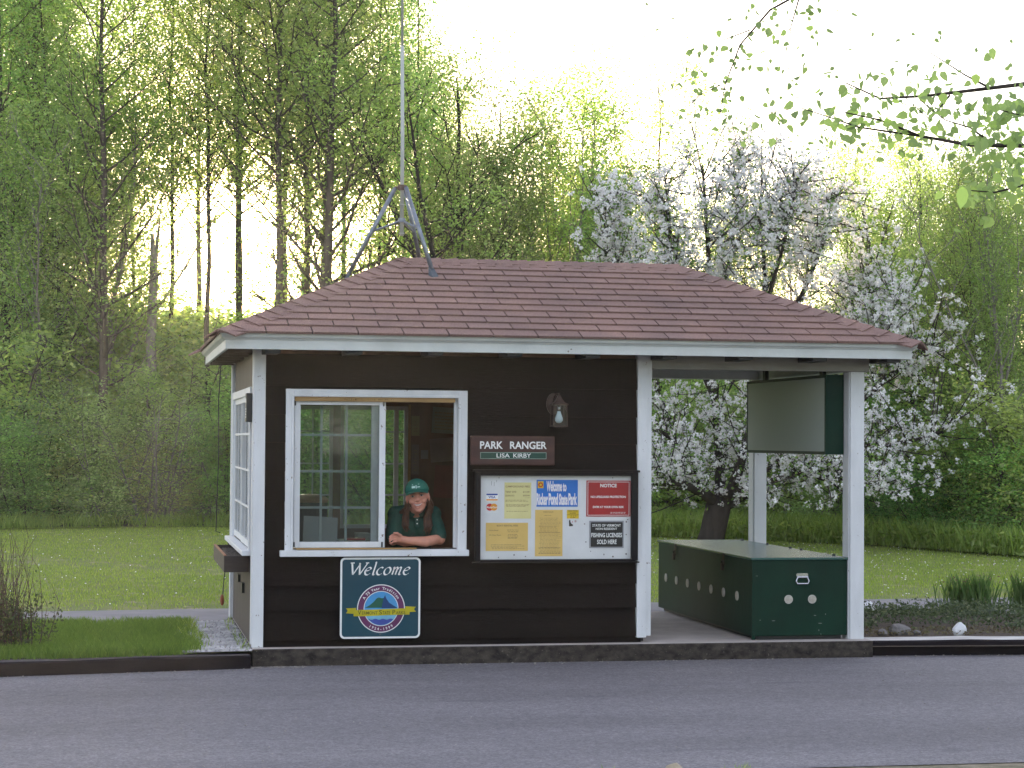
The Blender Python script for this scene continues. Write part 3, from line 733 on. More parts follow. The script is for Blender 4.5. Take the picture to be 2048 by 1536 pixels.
# campground fees
o, c = poster('fee_notice', 'pale yellow paper headed CAMPGROUND FEES, upper left of the notice board', bx(362), bx(702), bz(560), bz(100), PYEL)
mb = MB(); y = c[1]-.0006
put_text(mb, 'CAMPGROUND FEES', bx(376), bx(682), bz(164), bz(140), y, .02)
put_text(mb, 'TENT SITE', bx(374), bx(512), bz(232), bz(210), y, .02); put_text(mb, '$13.00', bx(596), bx(680), bz(232), bz(210), y, .02)
put_text(mb, 'LEAN-TO', bx(374), bx(486), bz(278), bz(258), y, .02); put_text(mb, '$20.00', bx(598), bx(682), bz(278), bz(258), y, .02)
put_text(mb, 'per night', bx(624), bx(686), bz(300), bz(290), y)
lines(mb, bx(374), bx(690), [bz(q) for q in (328, 342, 384, 396, 408, 470)], y, rg, .0028)
onto(o, c, mb, 'lettering', INKB)
# boat rental fees
o, c = poster('fee_notice', 'buff landscape paper headed BOAT RENTAL FEES, lower left of the notice board', bx(130), bx(664), bz(970), bz(612), PORG)
mb = MB(); y = c[1]-.0006
put_text(mb, 'BOAT RENTAL FEES', bx(268), bx(536), bz(660), bz(638), y, .02)
put_text(mb, 'Canoe Rental', bx(170), bx(286), bz(716), bz(700), y, .01); put_text(mb, 'All Other Boats', bx(170), bx(320), bz(776), bz(760), y, .01)
put_text(mb, '$5.00 Per Hour', bx(400), bx(548), bz(712), bz(698), y, .01)
lines(mb, bx(400), bx(560), [bz(q) for q in (730, 765, 782, 800, 812)], y, rg, .003)
lines(mb, bx(190), bx(620), [bz(q) for q in (894, 912, 930, 945)], y, rg, .003)
onto(o, c, mb, 'lettering', INKB)
# rules sheet
o, c = poster('rules_notice', 'tall buff sheet of small print in the middle of the notice board', bx(754), bx(1105), bz(1040), bz(448), PORG)
mb = MB(); y = c[1]-.0006
put_text(mb, 'PARK RULES', bx(860), bx(986), bz(484), bz(468), y, .01)
lines(mb, bx(870), bx(980), [bz(524)], y, rg, .0028)
lines(mb, bx(806), bx(1090), [bz(q) for q in list(range(556, 1000, 17))], y, rg, .0022)
lines(mb, bx(790), bx(1080), [bz(q) for q in (660, 742, 936, 1006)], y, rg, .0035)
onto(o, c, mb, 'lettering', INKB)
# welcome poster
o, c = poster('welcome_poster', 'bright blue poster with tall white and lilac lettering and a yellow badge', bx(770), bx(1298), bz(408), bz(66), PBLUE)
mb = MB(); y = c[1]-.0006
def tall(s, a, b, q1, q0):
    put_text(mb, s, bx(a)-.003, bx(b)+.003, bz(q1)-.003, bz(q0)+.003, y, .06, 0); put_text(mb, s, bx(a), bx(b), bz(q1), bz(q0), y-.0005, .012, 1)
tall('Welcome', 900, 1090, 210, 84); tall('to', 1108, 1148, 210, 108)
tall('Ricker', 774, 912, 385, 240); tall('Pond', 928, 1040, 385, 240); tall('State', 1060, 1165, 385, 245); tall('Park', 1180, 1284, 385, 240)
onto(o, c, mb, 'lettering', [LIL, WHITEMARK])
mb = MB(); mb.box(bx(784), bx(858), y, c[1], bz(172), bz(84), 0)
P = disc(bx(821), bz(132), .017, 5); mb.add([(a, y-.0004, b) for a, b in disc(bx(821), bz(130), .017, 20)], [tuple(range(20))], 1)
mb.add([(a, y-.0008, b) for a, b in disc(bx(821), bz(130), .010, 6)], [tuple(range(6))], 0); onto(o, c, mb, 'badge', [YEL, RED])
# little yellow notice and picture beneath
o, c = poster('small_notice', 'small bright yellow notice under the right end of the blue poster', bx(1160), bx(1312), bz(560), bz(450), YEL)
mb = MB(); y = c[1]-.0006
put_text(mb, 'NO PETS', bx(1180), bx(1292), bz(470), bz(456), y, .02); put_text(mb, 'ALLOWED', bx(1198), bx(1276), bz(498), bz(484), y, .02)
mb.box(bx(1160), bx(1312), y, c[1], bz(514), bz(510)); lines(mb, bx(1190), bx(1300), [bz(530), bz(548)], y, rg, .003); onto(o, c, mb, 'lettering', INK)
o, c = poster('picture_card', 'small white card with a seated black figure below the yellow notice', bx(1160), bx(1306), bz(688), bz(566), BOARDW)
mb = MB(); y = c[1]-.0006
fig = [(1188, 660), (1186, 590), (1192, 576), (1204, 580), (1206, 600), (1214, 622), (1236, 636), (1240, 656)]
mb.add([(bx(a), y, bz(b)) for a, b in fig], [tuple(range(len(fig)))], 0)
mb.add([(bx(a), y, bz(b)) for a, b in ((1220, 612), (1234, 592), (1238, 606))], [(0, 1, 2)], 1)
mb.add([(a, y, b) for a, b in disc(bx(1270), bz(594), .0085, 14)], [tuple(range(14))], 2); onto(o, c, mb, 'print', [INK, RED, mat('pale_pink', (.5, .35, .33), .6)])
# red notice
o, c = poster('red_notice', 'red metal NOTICE plate with a thin white border, upper right of the notice board', bx(1408), bx(1978), bz(534), bz(72), PRED, .003)
mb = MB(); y = c[1]-.0008
a, b, p, q = bx(1424), bx(1962), bz(520), bz(88)
for r4 in ((a, b, p, p+.003), (a, b, q-.003, q), (a, a+.003, p+.003, q-.003), (b-.003, b, p+.003, q-.003)): mb.box(r4[0], r4[1], y, c[1], r4[2], r4[3])
put_text(mb, 'NOTICE', bx(1586), bx(1798), bz(160), bz(114), y, .03)
put_text(mb, 'NO LIFEGUARD PROTECTION', bx(1464), bx(1916), bz(296), bz(268), y, .025)
put_text(mb, 'SWIM AT YOUR OWN RISK', bx(1490), bx(1892), bz(426), bz(398), y, .025)
lines(mb, bx(1715), bx(1925), [bz(494), bz(482)], y, rg, .002); onto(o, c, mb, 'lettering', WHITEMARK)
# licence plate
o, c = poster('licence_notice', 'black plate with grey border about FISHING LICENSES, lower right of the notice board', bx(1448), bx(1892), bz(938), bz(588), PGREY, .003)
mb = MB(); mb.prism(rrect(bx(1466), bx(1878), bz(922), bz(606), .006, 3), lambda u, v, d: (u, c[1]-.0008*(1-d), v), 1); onto(o, c, mb, 'face', PBLK)
mb = MB(); y = c[1]-.0014
put_text(mb, 'STATE OF VERMONT', bx(1486), bx(1854), bz(664), bz(632), y, .015)
put_text(mb, 'NON RESIDENT', bx(1530), bx(1806), bz(706), bz(678), y, .015)
put_text(mb, 'FISHING LICENSES', bx(1474), bx(1870), bz(800), bz(744), y, .02)
put_text(mb, 'SOLD HERE', bx(1548), bx(1800), bz(888), bz(830), y, .02); onto(o, c, mb, 'lettering', WHITEMARK)

# ---- welcome sign with its emblem
def welcome_sign():
    cx_, cz_ = .868, .330; Y = -.042
    t = empty('welcome_sign', 'square teal Welcome sign with a round park emblem, hung under the window sill', 'sign', (cx_, Y, cz_))
    H_ = .275
    def L(mb, name, m, **k): return mb.build(name, m, t, **k)
    def pl(mb, poly, y, mi=0): mb.add([(a, y, b) for a, b in poly], [tuple(range(len(poly)))], mi)
    mb = MB(); mb.prism(rrect(-H_, H_, -H_, H_, .032), lambda u, v, d: (u, .004-.004*d, v), 1); mb.box(-.02, .02, .0045, .036, -.25, -.2); mb.box(-.02, .02, .0045, .036, .2, .25)
    L(mb, 'border', WHITEMARK)
    mb = MB(); mb.prism(rrect(-H_+.013, H_-.013, -H_+.013, H_-.013, .022), lambda u, v, d: (u, -.001*d, v), 1); L(mb, 'panel', TEAL)
    # calligraphic 'Welcome', drawn with a broad nib
    k = MB(); nib = Vector((math.cos(R(35)), math.sin(R(35))))
    def stroke(pts, w, x0, z0, sc, sh=.22):
        P = []
        n = len(pts)
        cr = lambda a, b, c_, d, t_: .5*((2*b)+(-a+c_)*t_+(2*a-5*b+4*c_-d)*t_*t_+(-a+3*b-3*c_+d)*t_**3)
        for i in range(n-1):
            p0, p1, p2, p3 = pts[max(i-1, 0)], pts[i], pts[i+1], pts[min(i+2, n-1)]
            steps = 8 if n > 2 else 1
            for q in range(steps): P.append((cr(p0[0], p1[0], p2[0], p3[0], q/steps), cr(p0[1], p1[1], p2[1], p3[1], q/steps)))
        P.append(pts[-1])
        P = [Vector((x0+(a+sh*b)*sc, z0+b*sc)) for a, b in P]
        vs_ = []
        for i, p in enumerate(P):
            d = (P[min(i+1, len(P)-1)]-P[max(i-1, 0)]).normalized(); n_ = Vector((-d.y, d.x))
            if n_.dot(nib) < 0: n_ = -n_
            h_ = n_*(w*sc*(.16+.84*abs(n_.dot(nib)))/2)
            vs_ += [(p.x-h_.x, -.0018, p.y-h_.y), (p.x+h_.x, -.0018, p.y+h_.y)]
        k.add(vs_, [(2*i, 2*i+1, 2*i+3, 2*i+2) for i in range(len(P)-1)])
    sc = .050; zb = .158
    X = -.205
    for a in ([(.0, 1.62), (.42, .0)], [(.42, 0), (1.02, 1.55)], [(.92, 1.62), (1.22, .0)], [(1.22, .0), (1.86, 1.62)], [(-.18, 1.60), (.28, 1.62)], [(1.62, 1.60), (2.0, 1.62)]): stroke(a, .24, X, zb, sc)
    E_ = [(.08, .52), (.42, .60), (.62, .82), (.44, 1.0), (.14, .82), (.0, .42), (.14, .06), (.40, .0), (.66, .2)]
    X2 = X+1.78*sc; stroke(E_, .23, X2, zb, sc)
    stroke([(.0, 1.66), (.12, 1.64), (.10, .9), (.06, .15), (.16, .0), (.34, .12)], .24, X2+.95*sc, zb, sc)
    stroke([(.62, .88), (.46, 1.0), (.16, .84), (.0, .42), (.14, .06), (.40, .0), (.62, .18)], .24, X2+1.42*sc, zb, sc)
    stroke([(.40, 1.0), (.12, .80), (.0, .40), (.14, .05), (.38, .02), (.64, .24), (.72, .62), (.60, .92), (.40, 1.0)], .24, X2+2.28*sc, zb, sc)
    XM = X2+3.25*sc
    stroke([(.0, .86), (.10, .98), (.14, .9), (.06, .0)], .24, XM, zb, sc); stroke([(.10, .55), (.34, .96), (.52, .94), (.50, .6), (.44, .0)], .24, XM, zb, sc)
    stroke([(.50, .55), (.74, .96), (.94, .94), (.92, .6), (.86, .1), (.96, .0), (1.08, .1)], .24, XM, zb, sc)
    stroke(E_, .23, XM+1.35*sc, zb, sc)
    # widen to the sign's measured lettering width
    xs = [v[0] for v in k.v]; f_ = (.410)/(max(xs)-min(xs)); mid = (max(xs)+min(xs))/2
    k.v = [((v[0]-mid)*f_, v[1], v[2]) for v in k.v]; L(k, 'lettering', WHITEMARK, fixn=False)
    ez = -.072; ex = .005
    m_ = MB()
    for r_, y, mi in ((.164, -.0014, 0), (.158, -.0018, 1), (.119, -.0022, 0), (.115, -.0026, 2)): pl(m_, disc(ex, ez, r_, 64), y, mi)
    def inc(pts): return [(ex+a, ez+b) for a, b in pts]
    pl(m_, inc([(-.112, .005), (-.08, .022), (-.052, .045), (-.03, .070), (-.016, .076), (.004, .070), (.020, .072), (.028, .088), (.036, .066), (.055, .040), (.085, .020), (.112, .005)]), -.003, 3)
    pl(m_, inc([(.004, .002), (.010, .040), (.018, .072), (.027, .092), (.036, .066), (.055, .040), (.085, .020), (.112, .002)]), -.0034, 4)
    wav = [(.115*math.cos(a), .115*math.sin(a)) for a in [R(180+s) for s in range(20, 161, 7)]]
    pl(m_, inc(wav), -.003, 5)
    low = [(x, z) for x, z in [(.112*math.cos(R(180+s)), .112*math.sin(R(180+s))) for s in range(38, 143, 7)]]
    top_ = [(x, -.072+.004*math.sin(x*120)) for x in np.linspace(.085, -.085, 14)]
    pl(m_, inc(low+top_), -.0034, 6)
    L(m_, 'emblem', [WHITEMARK, PURP, SKYB, HILLG, HILLB, LBLUE, WATB], fixn=False)
    m_ = MB()
    pl(m_, inc([(-.240, .004), (-.170, .006), (-.176, -.034), (-.240, -.030), (-.228, -.012)]), -.0038, 0)
    pl(m_, inc([(.240, .010), (.165, .014), (.172, -.026), (.240, -.024), (.226, -.006)]), -.0038, 0)
    up = [(x, -.004+.004*math.sin(x*9)) for x in np.linspace(-.188, .196, 12)]; dn = [(x, z-.043) for x, z in reversed(up)]
    pl(m_, inc(up+dn), -.0044, 0); L(m_, 'banner', BANY, fixn=False)
    m_ = MB()
    def bt(s, a, b, h): put_text(m_, s, ex+a, ex+b, ez-.040, ez-.040+h, -.005, .012)
    bt('V', -.160, -.135, .030); bt('ERMONT', -.131, -.024, .022); bt('S', -.014, .006, .030); bt('TATE', .010, .062, .022); bt('P', .078, .098, .030); bt('ARKS', .101, .166, .022)
    L(m_, 'banner_lettering', mat('banner_ink', (.10, .10, .01), .5), fixn=False)
    m_ = MB()
    def arc(s, r, a0, a1, hgt, flip=False):
        n = len(s); 
        for i, ch in enumerate(s):
            if ch == ' ': continue
            v, f = text_verts(ch, .02); ang = R(a0+(a1-a0)*i/(n-1))
            w0 = min(a for a, b in v); w1 = max(a for a, b in v); sc_ = hgt/.72
            vv = []
            for a, b in v:
                lx = (a-(w0+w1)/2)*sc_; lz = b*sc_
                if not flip: rr = r+lz; aa = ang-lx/r
                else: rr = r-lz; aa = ang+lx/r
                vv.append((ex+rr*math.cos(aa), -.0024, ez+rr*math.sin(aa)))
            m_.add(vv, f)
    arc('A 75 Year Tradition', .129, 148, 32, .018); arc('1924-1999', .148, 238, 302, .018, True)
    L(m_, 'emblem_lettering', WHITEMARK, fixn=False)
    m_ = MB()
    for z in (.262, -.245): m_.ell((0, -.002, z), (.005, .003, .005), nu=10, nv=6)
    L(m_, 'bolt', STEEL)
welcome_sign()

# ---- flower box, small black box, cable
t = empty('flower_box', 'dark brown planter box hung under the side window at the booth corner', 'planter', (-.09, 1.05, .54))
def FB(mb, name, m, **k): mb.v = [(x+.09, y-1.05, z-.54) for x, y, z in mb.v]; return mb.build(name, m, t, **k)
mb = MB(); x0, x1, y0, y1, z0, z1 = -.170, -.0, .34, 1.82, .485, .597
mb.box(x0, x1, y0, y0+.018, z0, z1); mb.box(x0, x1, y1-.018, y1, z0, z1); mb.box(x0, x0+.018, y0+.0185, y1-.0185, z0, z1); mb.box(x1-.018, x1, y0+.0185, y1-.0185, z0, z1); mb.box(x0+.0185, x1-.0185, y0+.0185, y1-.0185, z0+.002, z0+.018)
FB(mb, 'box', mat('planter_stain', (.045, .032, .028), .6, (.03, .02, .018), 8, (1, 1, 4), .2), bevel=.003)
mb = MB(); mb.box(x0-.001, x0+.018, y0+.02, y1-.02, z1+.0005, z1+.006); FB(mb, 'rim', mat('bare_cedar', (.34, .15, .08), .7))
mb = MB(); mb.box(x0+.019, x1-.019, y0+.019, y1-.019, z0+.02, z1-.03); rg = random.Random(2)
for _ in range(160): mb.ell((rg.uniform(x0+.03, x1-.03), rg.uniform(y0+.03, y1-.03), z1-.03), (.012, .014, .010), nu=6, nv=4)
FB(mb, 'soil', mat('potting_soil', (.17, .15, .13), .95, (.05, .04, .035), 60))
t = empty('wall_box', 'small black box with white markings high on the booth front corner', 'box', (-.025, .10, 1.62))
mb = MB(); mb.box(-.022, .018, -.05, .05, -.098, .098); mb.build('case', mat('black_plastic', (.012, .011, .014), .4), t, bevel=.004)
mb = MB()
for r_ in range(4):
    for c_ in range(2): mb.box(-.0235, -.0225, -.03+c_*.035, -.008+c_*.035, -.07+r_*.018, -.058+r_*.018)
mb.box(-.0235, -.0225, -.03, .03, .03, .062); mb.build('marking', WHITEMARK, t)
t = empty('hanging_cable', 'thin black cable dangling beside the back corner of the booth', 'cable', (-.09, 2.0, 2.0))
mb = MB(); mb.tube([(-.03, .0, .0), (-.045, .02, -.3), (-.04, .0, -.7), (-.05, .01, -1.1), (-.055, .0, -1.31), (-.02, .0, -1.32)], .004, 6); mb.build('upper_run', BLACKM, t)
mb = MB(); mb.tube([(.05, .2, -1.36), (.055, .2, -1.5), (.03, .22, -1.62), (.02, .25, -1.75), (.015, .25, -1.84)], .004, 6); mb.build('lower_run', BLACKM, t)
mb = MB(); mb.ell((.012, .25, -1.86), (.016, .016, .045)); mb.build('plug', mat('rust_orange_plug', (.30, .07, .03), .6), t, smooth=True)

# ---- antenna tripod
def antenna():
    a = Vector((1.16, 1.13, 0))
    t = empty('roof_antenna', 'tall slim radio mast on a grey steel tripod straddling the roof ridge', 'antenna', a+Vector((0, 0, 2.75)))
    o0 = a+Vector((0, 0, 2.75))
    feet = [Vector((1.347, .755, 2.598)), Vector((.735, 1.155, 2.575)), Vector((1.39, 1.48, 2.612))]
    top = a+Vector((0, 0, 3.29))
    mids = []
    for i, f_ in enumerate(feet):
        tp = top + (f_-top).normalized()*.02 + Vector(((f_-a).x, (f_-a).y, 0)).normalized()*.04
        tp.z = 3.285
        mb = MB(); k1 = tp + (f_-tp)*.10; k1 += Vector((0, 0, 0))
        mb.tube([tp-o0, f_+(tp-f_).normalized()*.06-o0], .0165, 10)
        lg = mb.build('leg', GALV, t, smooth=True)
        mb = MB(); d = (tp-f_).normalized(); side = d.cross(Vector((0, 0, 1))).normalized()
        fo = f_-o0; n_ = [nF, nL, nB][i]
        q = side*.030; q2 = n_.cross(side)*.03
        mb.add([fo-q-q2, fo+q-q2, fo+q+q2, fo-q+q2, fo-q*.45+d*.10-q2*.2, fo+q*.45+d*.10-q2*.2, fo+q*.45+d*.10+q2*.2, fo-q*.45+d*.10+q2*.2],
               [(0, 1, 2, 3), (4, 5, 6, 7), (0, 1, 5, 4), (1, 2, 6, 5), (2, 3, 7, 6), (3, 0, 4, 7)]); mb.build('foot', mat('dark_galv', (.10, .115, .13), .5, metal=.6), lg)
        mids.append(tp+(f_-tp)*.46)
    mb = MB(); hub = a+Vector((0, 0, 3.045))
    for m_ in mids: mb.tube([m_-o0, (m_+hub)/2-o0+Vector((0, 0, -.004)), hub-o0], .009, 8)
    mb.tube([hub-o0+Vector((0, 0, -.016)), hub-o0+Vector((0, 0, .016))], .027, 12); mb.build('brace', GALV, t, smooth=False)
    mb = MB(); mb.tube([top-o0-Vector((0, 0, .02)), top-o0+Vector((0, 0, .018))], .034, 12)
    for f_ in feet:
        d = Vector(((f_-a).x, (f_-a).y, 0)).normalized(); mb.tube([top-o0, top-o0+d*.058-Vector((0, 0, .006))], .013, 6)
    mb.build('collar', mat('rusty_collar', (.16, .11, .09), .6, metal=.4), t)
    mb = MB(); mb.tube([Vector((.0, 0, .18)), Vector((.0, 0, .9)), Vector((-.008, 0, 1.6))], [.0155, .0145, .014], 10)
    mb.tube([Vector((-.008, 0, 1.6)), Vector((-.02, 0, 3.4)), Vector((-.03, 0, 5.2))], [.010, .009, .006], 8)
    mb.tube([Vector((0, 0, .405)), Vector((0, 0, .415))], .021, 10); mb.tube([Vector((0, 0, .19)), Vector((0, 0, .2))], .021, 10)
    mb.build('mast', mat('pale_fibreglass', (.50, .51, .48), .5, (.38, .40, .37), 9, (1, 1, .4)), t, smooth=True)
antenna()

# ---- green storage chest in the porch
def chest():
    X0, X1, Y0, Y1 = 3.542, 4.254, .03, 2.52
    o0 = Vector((X0, Y0, 0)); t = empty('storage_chest', 'long dark green metal storage chest standing in the open porch', 'chest', o0)
    def L(mb, name, m, p=t, **k): mb.v = [(x-o0.x, y-o0.y, z) for x, y, z in mb.v]; return mb.build(name, m, p, **k)
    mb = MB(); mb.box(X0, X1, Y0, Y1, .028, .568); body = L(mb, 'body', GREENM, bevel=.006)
    for v in body.data.vertices: pass
    mb = MB(); mb.box(X0+.04, X1-.04, Y0+.02, Y1-.03, .001, .0275); L(mb, 'skid', BLACKM)
    mb = MB(); mb.box(X0-.003, X0+.02, Y0-.004, Y0+.016, .005, .566); L(mb, 'corner_angle', GREENM)
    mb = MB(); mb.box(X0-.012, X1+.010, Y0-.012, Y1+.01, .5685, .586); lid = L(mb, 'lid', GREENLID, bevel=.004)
    for y in (.707, .38+.0, 1.023, 1.339, 1.654, 1.968, 2.279):
        mb = MB(); mb.tube([(X0+.001, y, .289), (X0-.006, y, .289)], .034, 20); mb.tube([(X0-.006, y, .289), (X0-.0075, y, .289)], [.026, .024], 20, 0); L(mb, 'vent', VENT)
    for x in (3.811, 3.988):
        mb = MB(); mb.tube([(x, Y0+.001, .288), (x, Y0-.006, .288)], .031, 24)
        for r_ in range(-2, 3): 
            for c_ in range(-2, 3):
                if r_*r_+c_*c_ < 6: mb.box(x+c_*.010-.002, x+c_*.010+.002, Y0-.0072, Y0-.0062, .288+r_*.010-.002, .288+r_*.010+.002, 1)
        L(mb, 'vent', [VENT, INKB])
    for y in (1.972, .673):
        mb = MB(); mb.box(X0-.016, X0-.0125, y-.022, y+.022, .49, .582); mb.box(X0-.034, X0-.0165, y-.018, y+.018, .455, .505); mb.tube([(X0-.025, y-.012, .505), (X0-.025, y-.012, .528), (X0-.025, y+.012, .528), (X0-.025, y+.012, .505)], .004, 6); L(mb, 'padlock_hasp', mat('rusty_hasp', (.035, .024, .02), .55, metal=.5), lid)
    # lifting handle
    mb = MB(); cx_ = 3.912; yb = Y0
    mb.prism([(cx_-.045, .462), (cx_-.040, .474), (cx_+.040, .474), (cx_+.045, .462), (cx_+.036, .440), (cx_-.036, .440)], lambda u, v, d: (u, yb-.004*d, v), 1)
    mb.tube([(cx_-.034, yb-.010, .446), (cx_-.048, yb-.012, .418), (cx_-.040, yb-.014, .400), (cx_+.040, yb-.014, .400), (cx_+.048, yb-.012, .418), (cx_+.034, yb-.010, .446)], .0065, 8)
    mb.tube([(cx_-.042, yb-.010, .446), (cx_+.042, yb-.010, .446)], .007, 8); L(mb, 'handle', STEEL, smooth=False)
    mb = MB()
    for y in (.25, .95, 1.2, 1.75, 2.4): mb.ell((X1-.02, y, .590), (.012, .02, .010), nu=10, nv=6)
    L(mb, 'hinge', mat('hinge_dark', (.05, .055, .05), .5, metal=.5), lid)
    mb = MB(); rg = random.Random(3)
    for x, z, w_, h_ in ((3.555, .045, .012, .012), (3.70, .137, .03, .006), (4.01, .172, .022, .006), (4.09, .18, .008, .010), (4.05, .115, .034, .008), (4.04, .066, .007, .014), (4.055, .038, .008, .010), (3.574, .456, .022, .004), (3.60, .142, .012, .006)):
        P = [(x+w_*rg.uniform(.7, 1)*math.cos(R(a))/2, z+h_*rg.uniform(.6, 1)*math.sin(R(a))/2) for a in range(0, 360, 40)]
        mb.add([(a, Y0-.0008, b) for a, b in P], [tuple(range(len(P)))])
    L(mb, 'chipped_paint', mat('paint_chip', (.22, .26, .24), .6), body, fixn=False)
chest()

# ---- display case hung from the porch beam
def case():
    X0, X1, Y0, Y1, Z0, Z1 = 4.112, 4.250, .10, 1.92, 1.322, 1.900
    o0 = Vector((X0, Y0, Z0)); t = empty('display_case', 'dark green hanging display case with a pale plastic front, above the chest', 'display case', o0)
    def L(mb, name, m, **k): mb.v = [(x-o0.x, y-o0.y, z-o0.z) for x, y, z in mb.v]; return mb.build(name, m, t, **k)
    mb = MB(); mb.box(X0+.016, X1, Y0, Y1, Z0, Z1); L(mb, 'case', GREENM, bevel=.003)
    mb = MB(); f = .022
    for a, b, c_, d in ((Y0, Y1, Z0, Z0+f), (Y0, Y1, Z1-f, Z1), (Y0, Y0+f, Z0+f, Z1-f), (Y1-f, Y1, Z0+f, Z1-f)): mb.box(X0, X0+.0155, a, b, c_, d)
    L(mb, 'frame', GREENM)
    mb = MB(); mb.box(X0+.012, X0+.0152, Y0+f, Y1-f, Z0+f, Z1-f); L(mb, 'backing', mat('pale_reflection_backing', (.50, .55, .51), .6, (.28, .32, .29), 5, (1, 1, .6)))  # pale colour put in for the reflection on the pane
    mb = MB(); mb.box(X0+.003, X0+.007, Y0+f, Y1-f, Z0+f, Z1-f); L(mb, 'pane', PLEXI)
    mb = MB(); mb.box(X1-.09, X1-.06, .3, .36, Z1+.0005, 2.009); mb.box(X1-.09, X1-.06, 1.6, 1.66, Z1+.0005, 2.009); L(mb, 'hanger', BLACKM)
case()

# ================================================================== INSIDE THE BOOTH
def place(mb, o0):
    mb.v = [(x-o0[0], y-o0[1], z-o0[2]) for x, y, z in mb.v]; return mb
t = empty('desk', 'dark desk behind the sliding window inside the booth', 'desk', (.6, .9, .02))
mb = MB(); mb.box(.26, .93, .16, 1.55, .628, .655); place(mb, (.6, .9, .02)).build('top', mat('desk_laminate', (.07, .05, .045), .4), t)
mb = MB()
for x in (.28, .87):
    for y in (.18, 1.49): mb.box(x, x+.04, y, y+.04, .021, .6275)
place(mb, (.6, .9, .02)).build('leg', DARKIN, t)
t = empty('desk_folder', 'grey two-panel folder standing open on the desk', 'folder', (.5, .5, .656))
FOLD = mat('grey_card', (.34, .35, .40), .6, (.30, .31, .36), 4)
mb = MB(); mb.prism([(-.118, 0), (-.008, 0), (-.008, .208), (-.112, .214)], lambda u, v, d: (u, -.02+.5*u*.3-.003*d, v), 1); mb.build('panel', FOLD, t)
mb = MB(); mb.prism([(-.0075, 0), (.122, 0), (.126, .200), (-.0075, .208)], lambda u, v, d: (u, -.0205-.25*u-.003*d, v), 1); mb.build('panel', FOLD, t)
t = empty('round_container', 'round dark container with a domed tan top, standing behind the grey folder', 'container', (.50, 1.2, .656))
mb = MB(); mb.tube([(0, 0, 0), (0, 0, .05), (0, 0, .27), (0, 0, .30)], [.11, .125, .135, .13], 24); mb.build('drum', mat('drum_dark', (.05, .04, .04), .6), t)
mb = MB(); mb.ell((0, 0, .301), (.142, .142, .045), nu=24); mb.build('lid', mat('tan_lid', (.46, .27, .17), .6, (.38, .22, .13), 6), t, smooth=True)
for k, (x, y, z, w_, d_, h_, m_, lab) in enumerate([
    (.78, .95, .656, .20, .15, .020, WHITEMARK, 'flat white book lying on the desk'),
    (.80, .90, .6765, .15, .11, .014, RED, 'small red booklet lying on top of the white book'),
    (.74, .42, .656, .13, .20, .006, mat('cream_paper', (.55, .50, .38), .7), 'cream papers on the desk near the sliding window'),
    (.90, 1.25, .656, .10, .20, .055, mat('grey_tray', (.40, .38, .36), .6), 'pale paper tray at the far end of the desk')]):
    o = empty('book' if k < 2 else ('paper_stack' if k == 2 else 'paper_tray'), lab, ['book', 'booklet', 'papers', 'tray'][k], (x, y, z))
    mb = MB(); mb.box(-w_/2, w_/2, -d_/2, d_/2, .0005, h_*.25); mb.box(-w_/2, w_/2, -d_/2, d_/2, h_*.75, h_); mb.box(-w_/2+.004, w_/2-.003, -d_/2+.004, d_/2-.004, h_*.25, h_*.75)
    mb.build('cover', m_, o)
def pinned(name, label, cat, x0, x1, z0, z1, m, tilt=0.0, marks=0):
    c = ((x0+x1)/2, 2.2585, (z0+z1)/2); o = empty(name, label, cat, c); o.rotation_euler = (0, tilt, 0)
    mb = MB(); mb.box(x0-c[0], x1-c[0], -.002, 0, z0-c[2], z1-c[2]); mb.build('sheet', m, o)
    if marks:
        mb = MB(); rg_ = random.Random(marks); lines(mb, x0-c[0]+.015, x1-c[0]-.015, [z0-c[2]+.03+.026*i for i in range(int((z1-z0-.04)/.026))], -.0026, rg_, .009)
        mb.build('writing', INKB, o, fixn=False)
pinned('wall_paper_sheet', 'narrow pale yellow sheet pinned beside the back window', 'paper', 1.412, 1.478, 1.44, 1.60, mat('old_yellow_paper', (.30, .26, .12), .8), 0, 3)
pinned('wall_paper_sheet', 'greenish white printed sheet pinned high on the back wall', 'paper', 1.58, 1.80, 1.46, 1.67, mat('old_white_paper', (.26, .28, .22), .8), .05, 5)
pinned('wall_paper_sheet', 'large pinkish sheet pinned below the greenish one', 'paper', 1.565, 1.82, 1.235, 1.425, mat('pink_paper', (.28, .19, .16), .8), -.08, 0)
pinned('wall_paper_sheet', 'long faded map sheet pinned low beside the back window', 'paper', 1.415, 1.475, 1.13, 1.37, mat('faded_map', (.20, .14, .12), .8), 0, 7)
pinned('wall_paper_sheet', 'small pale note pinned beside the pinkish sheet', 'paper', 1.49, 1.55, 1.255, 1.325, mat('note_paper', (.26, .22, .2), .8), 0, 0)
pinned('clip_board', 'red-brown board leaning on the back wall behind the ranger', 'board', 1.60, 1.86, .94, 1.20, mat('redbrown_board', (.22, .06, .04), .5), .06, 0)

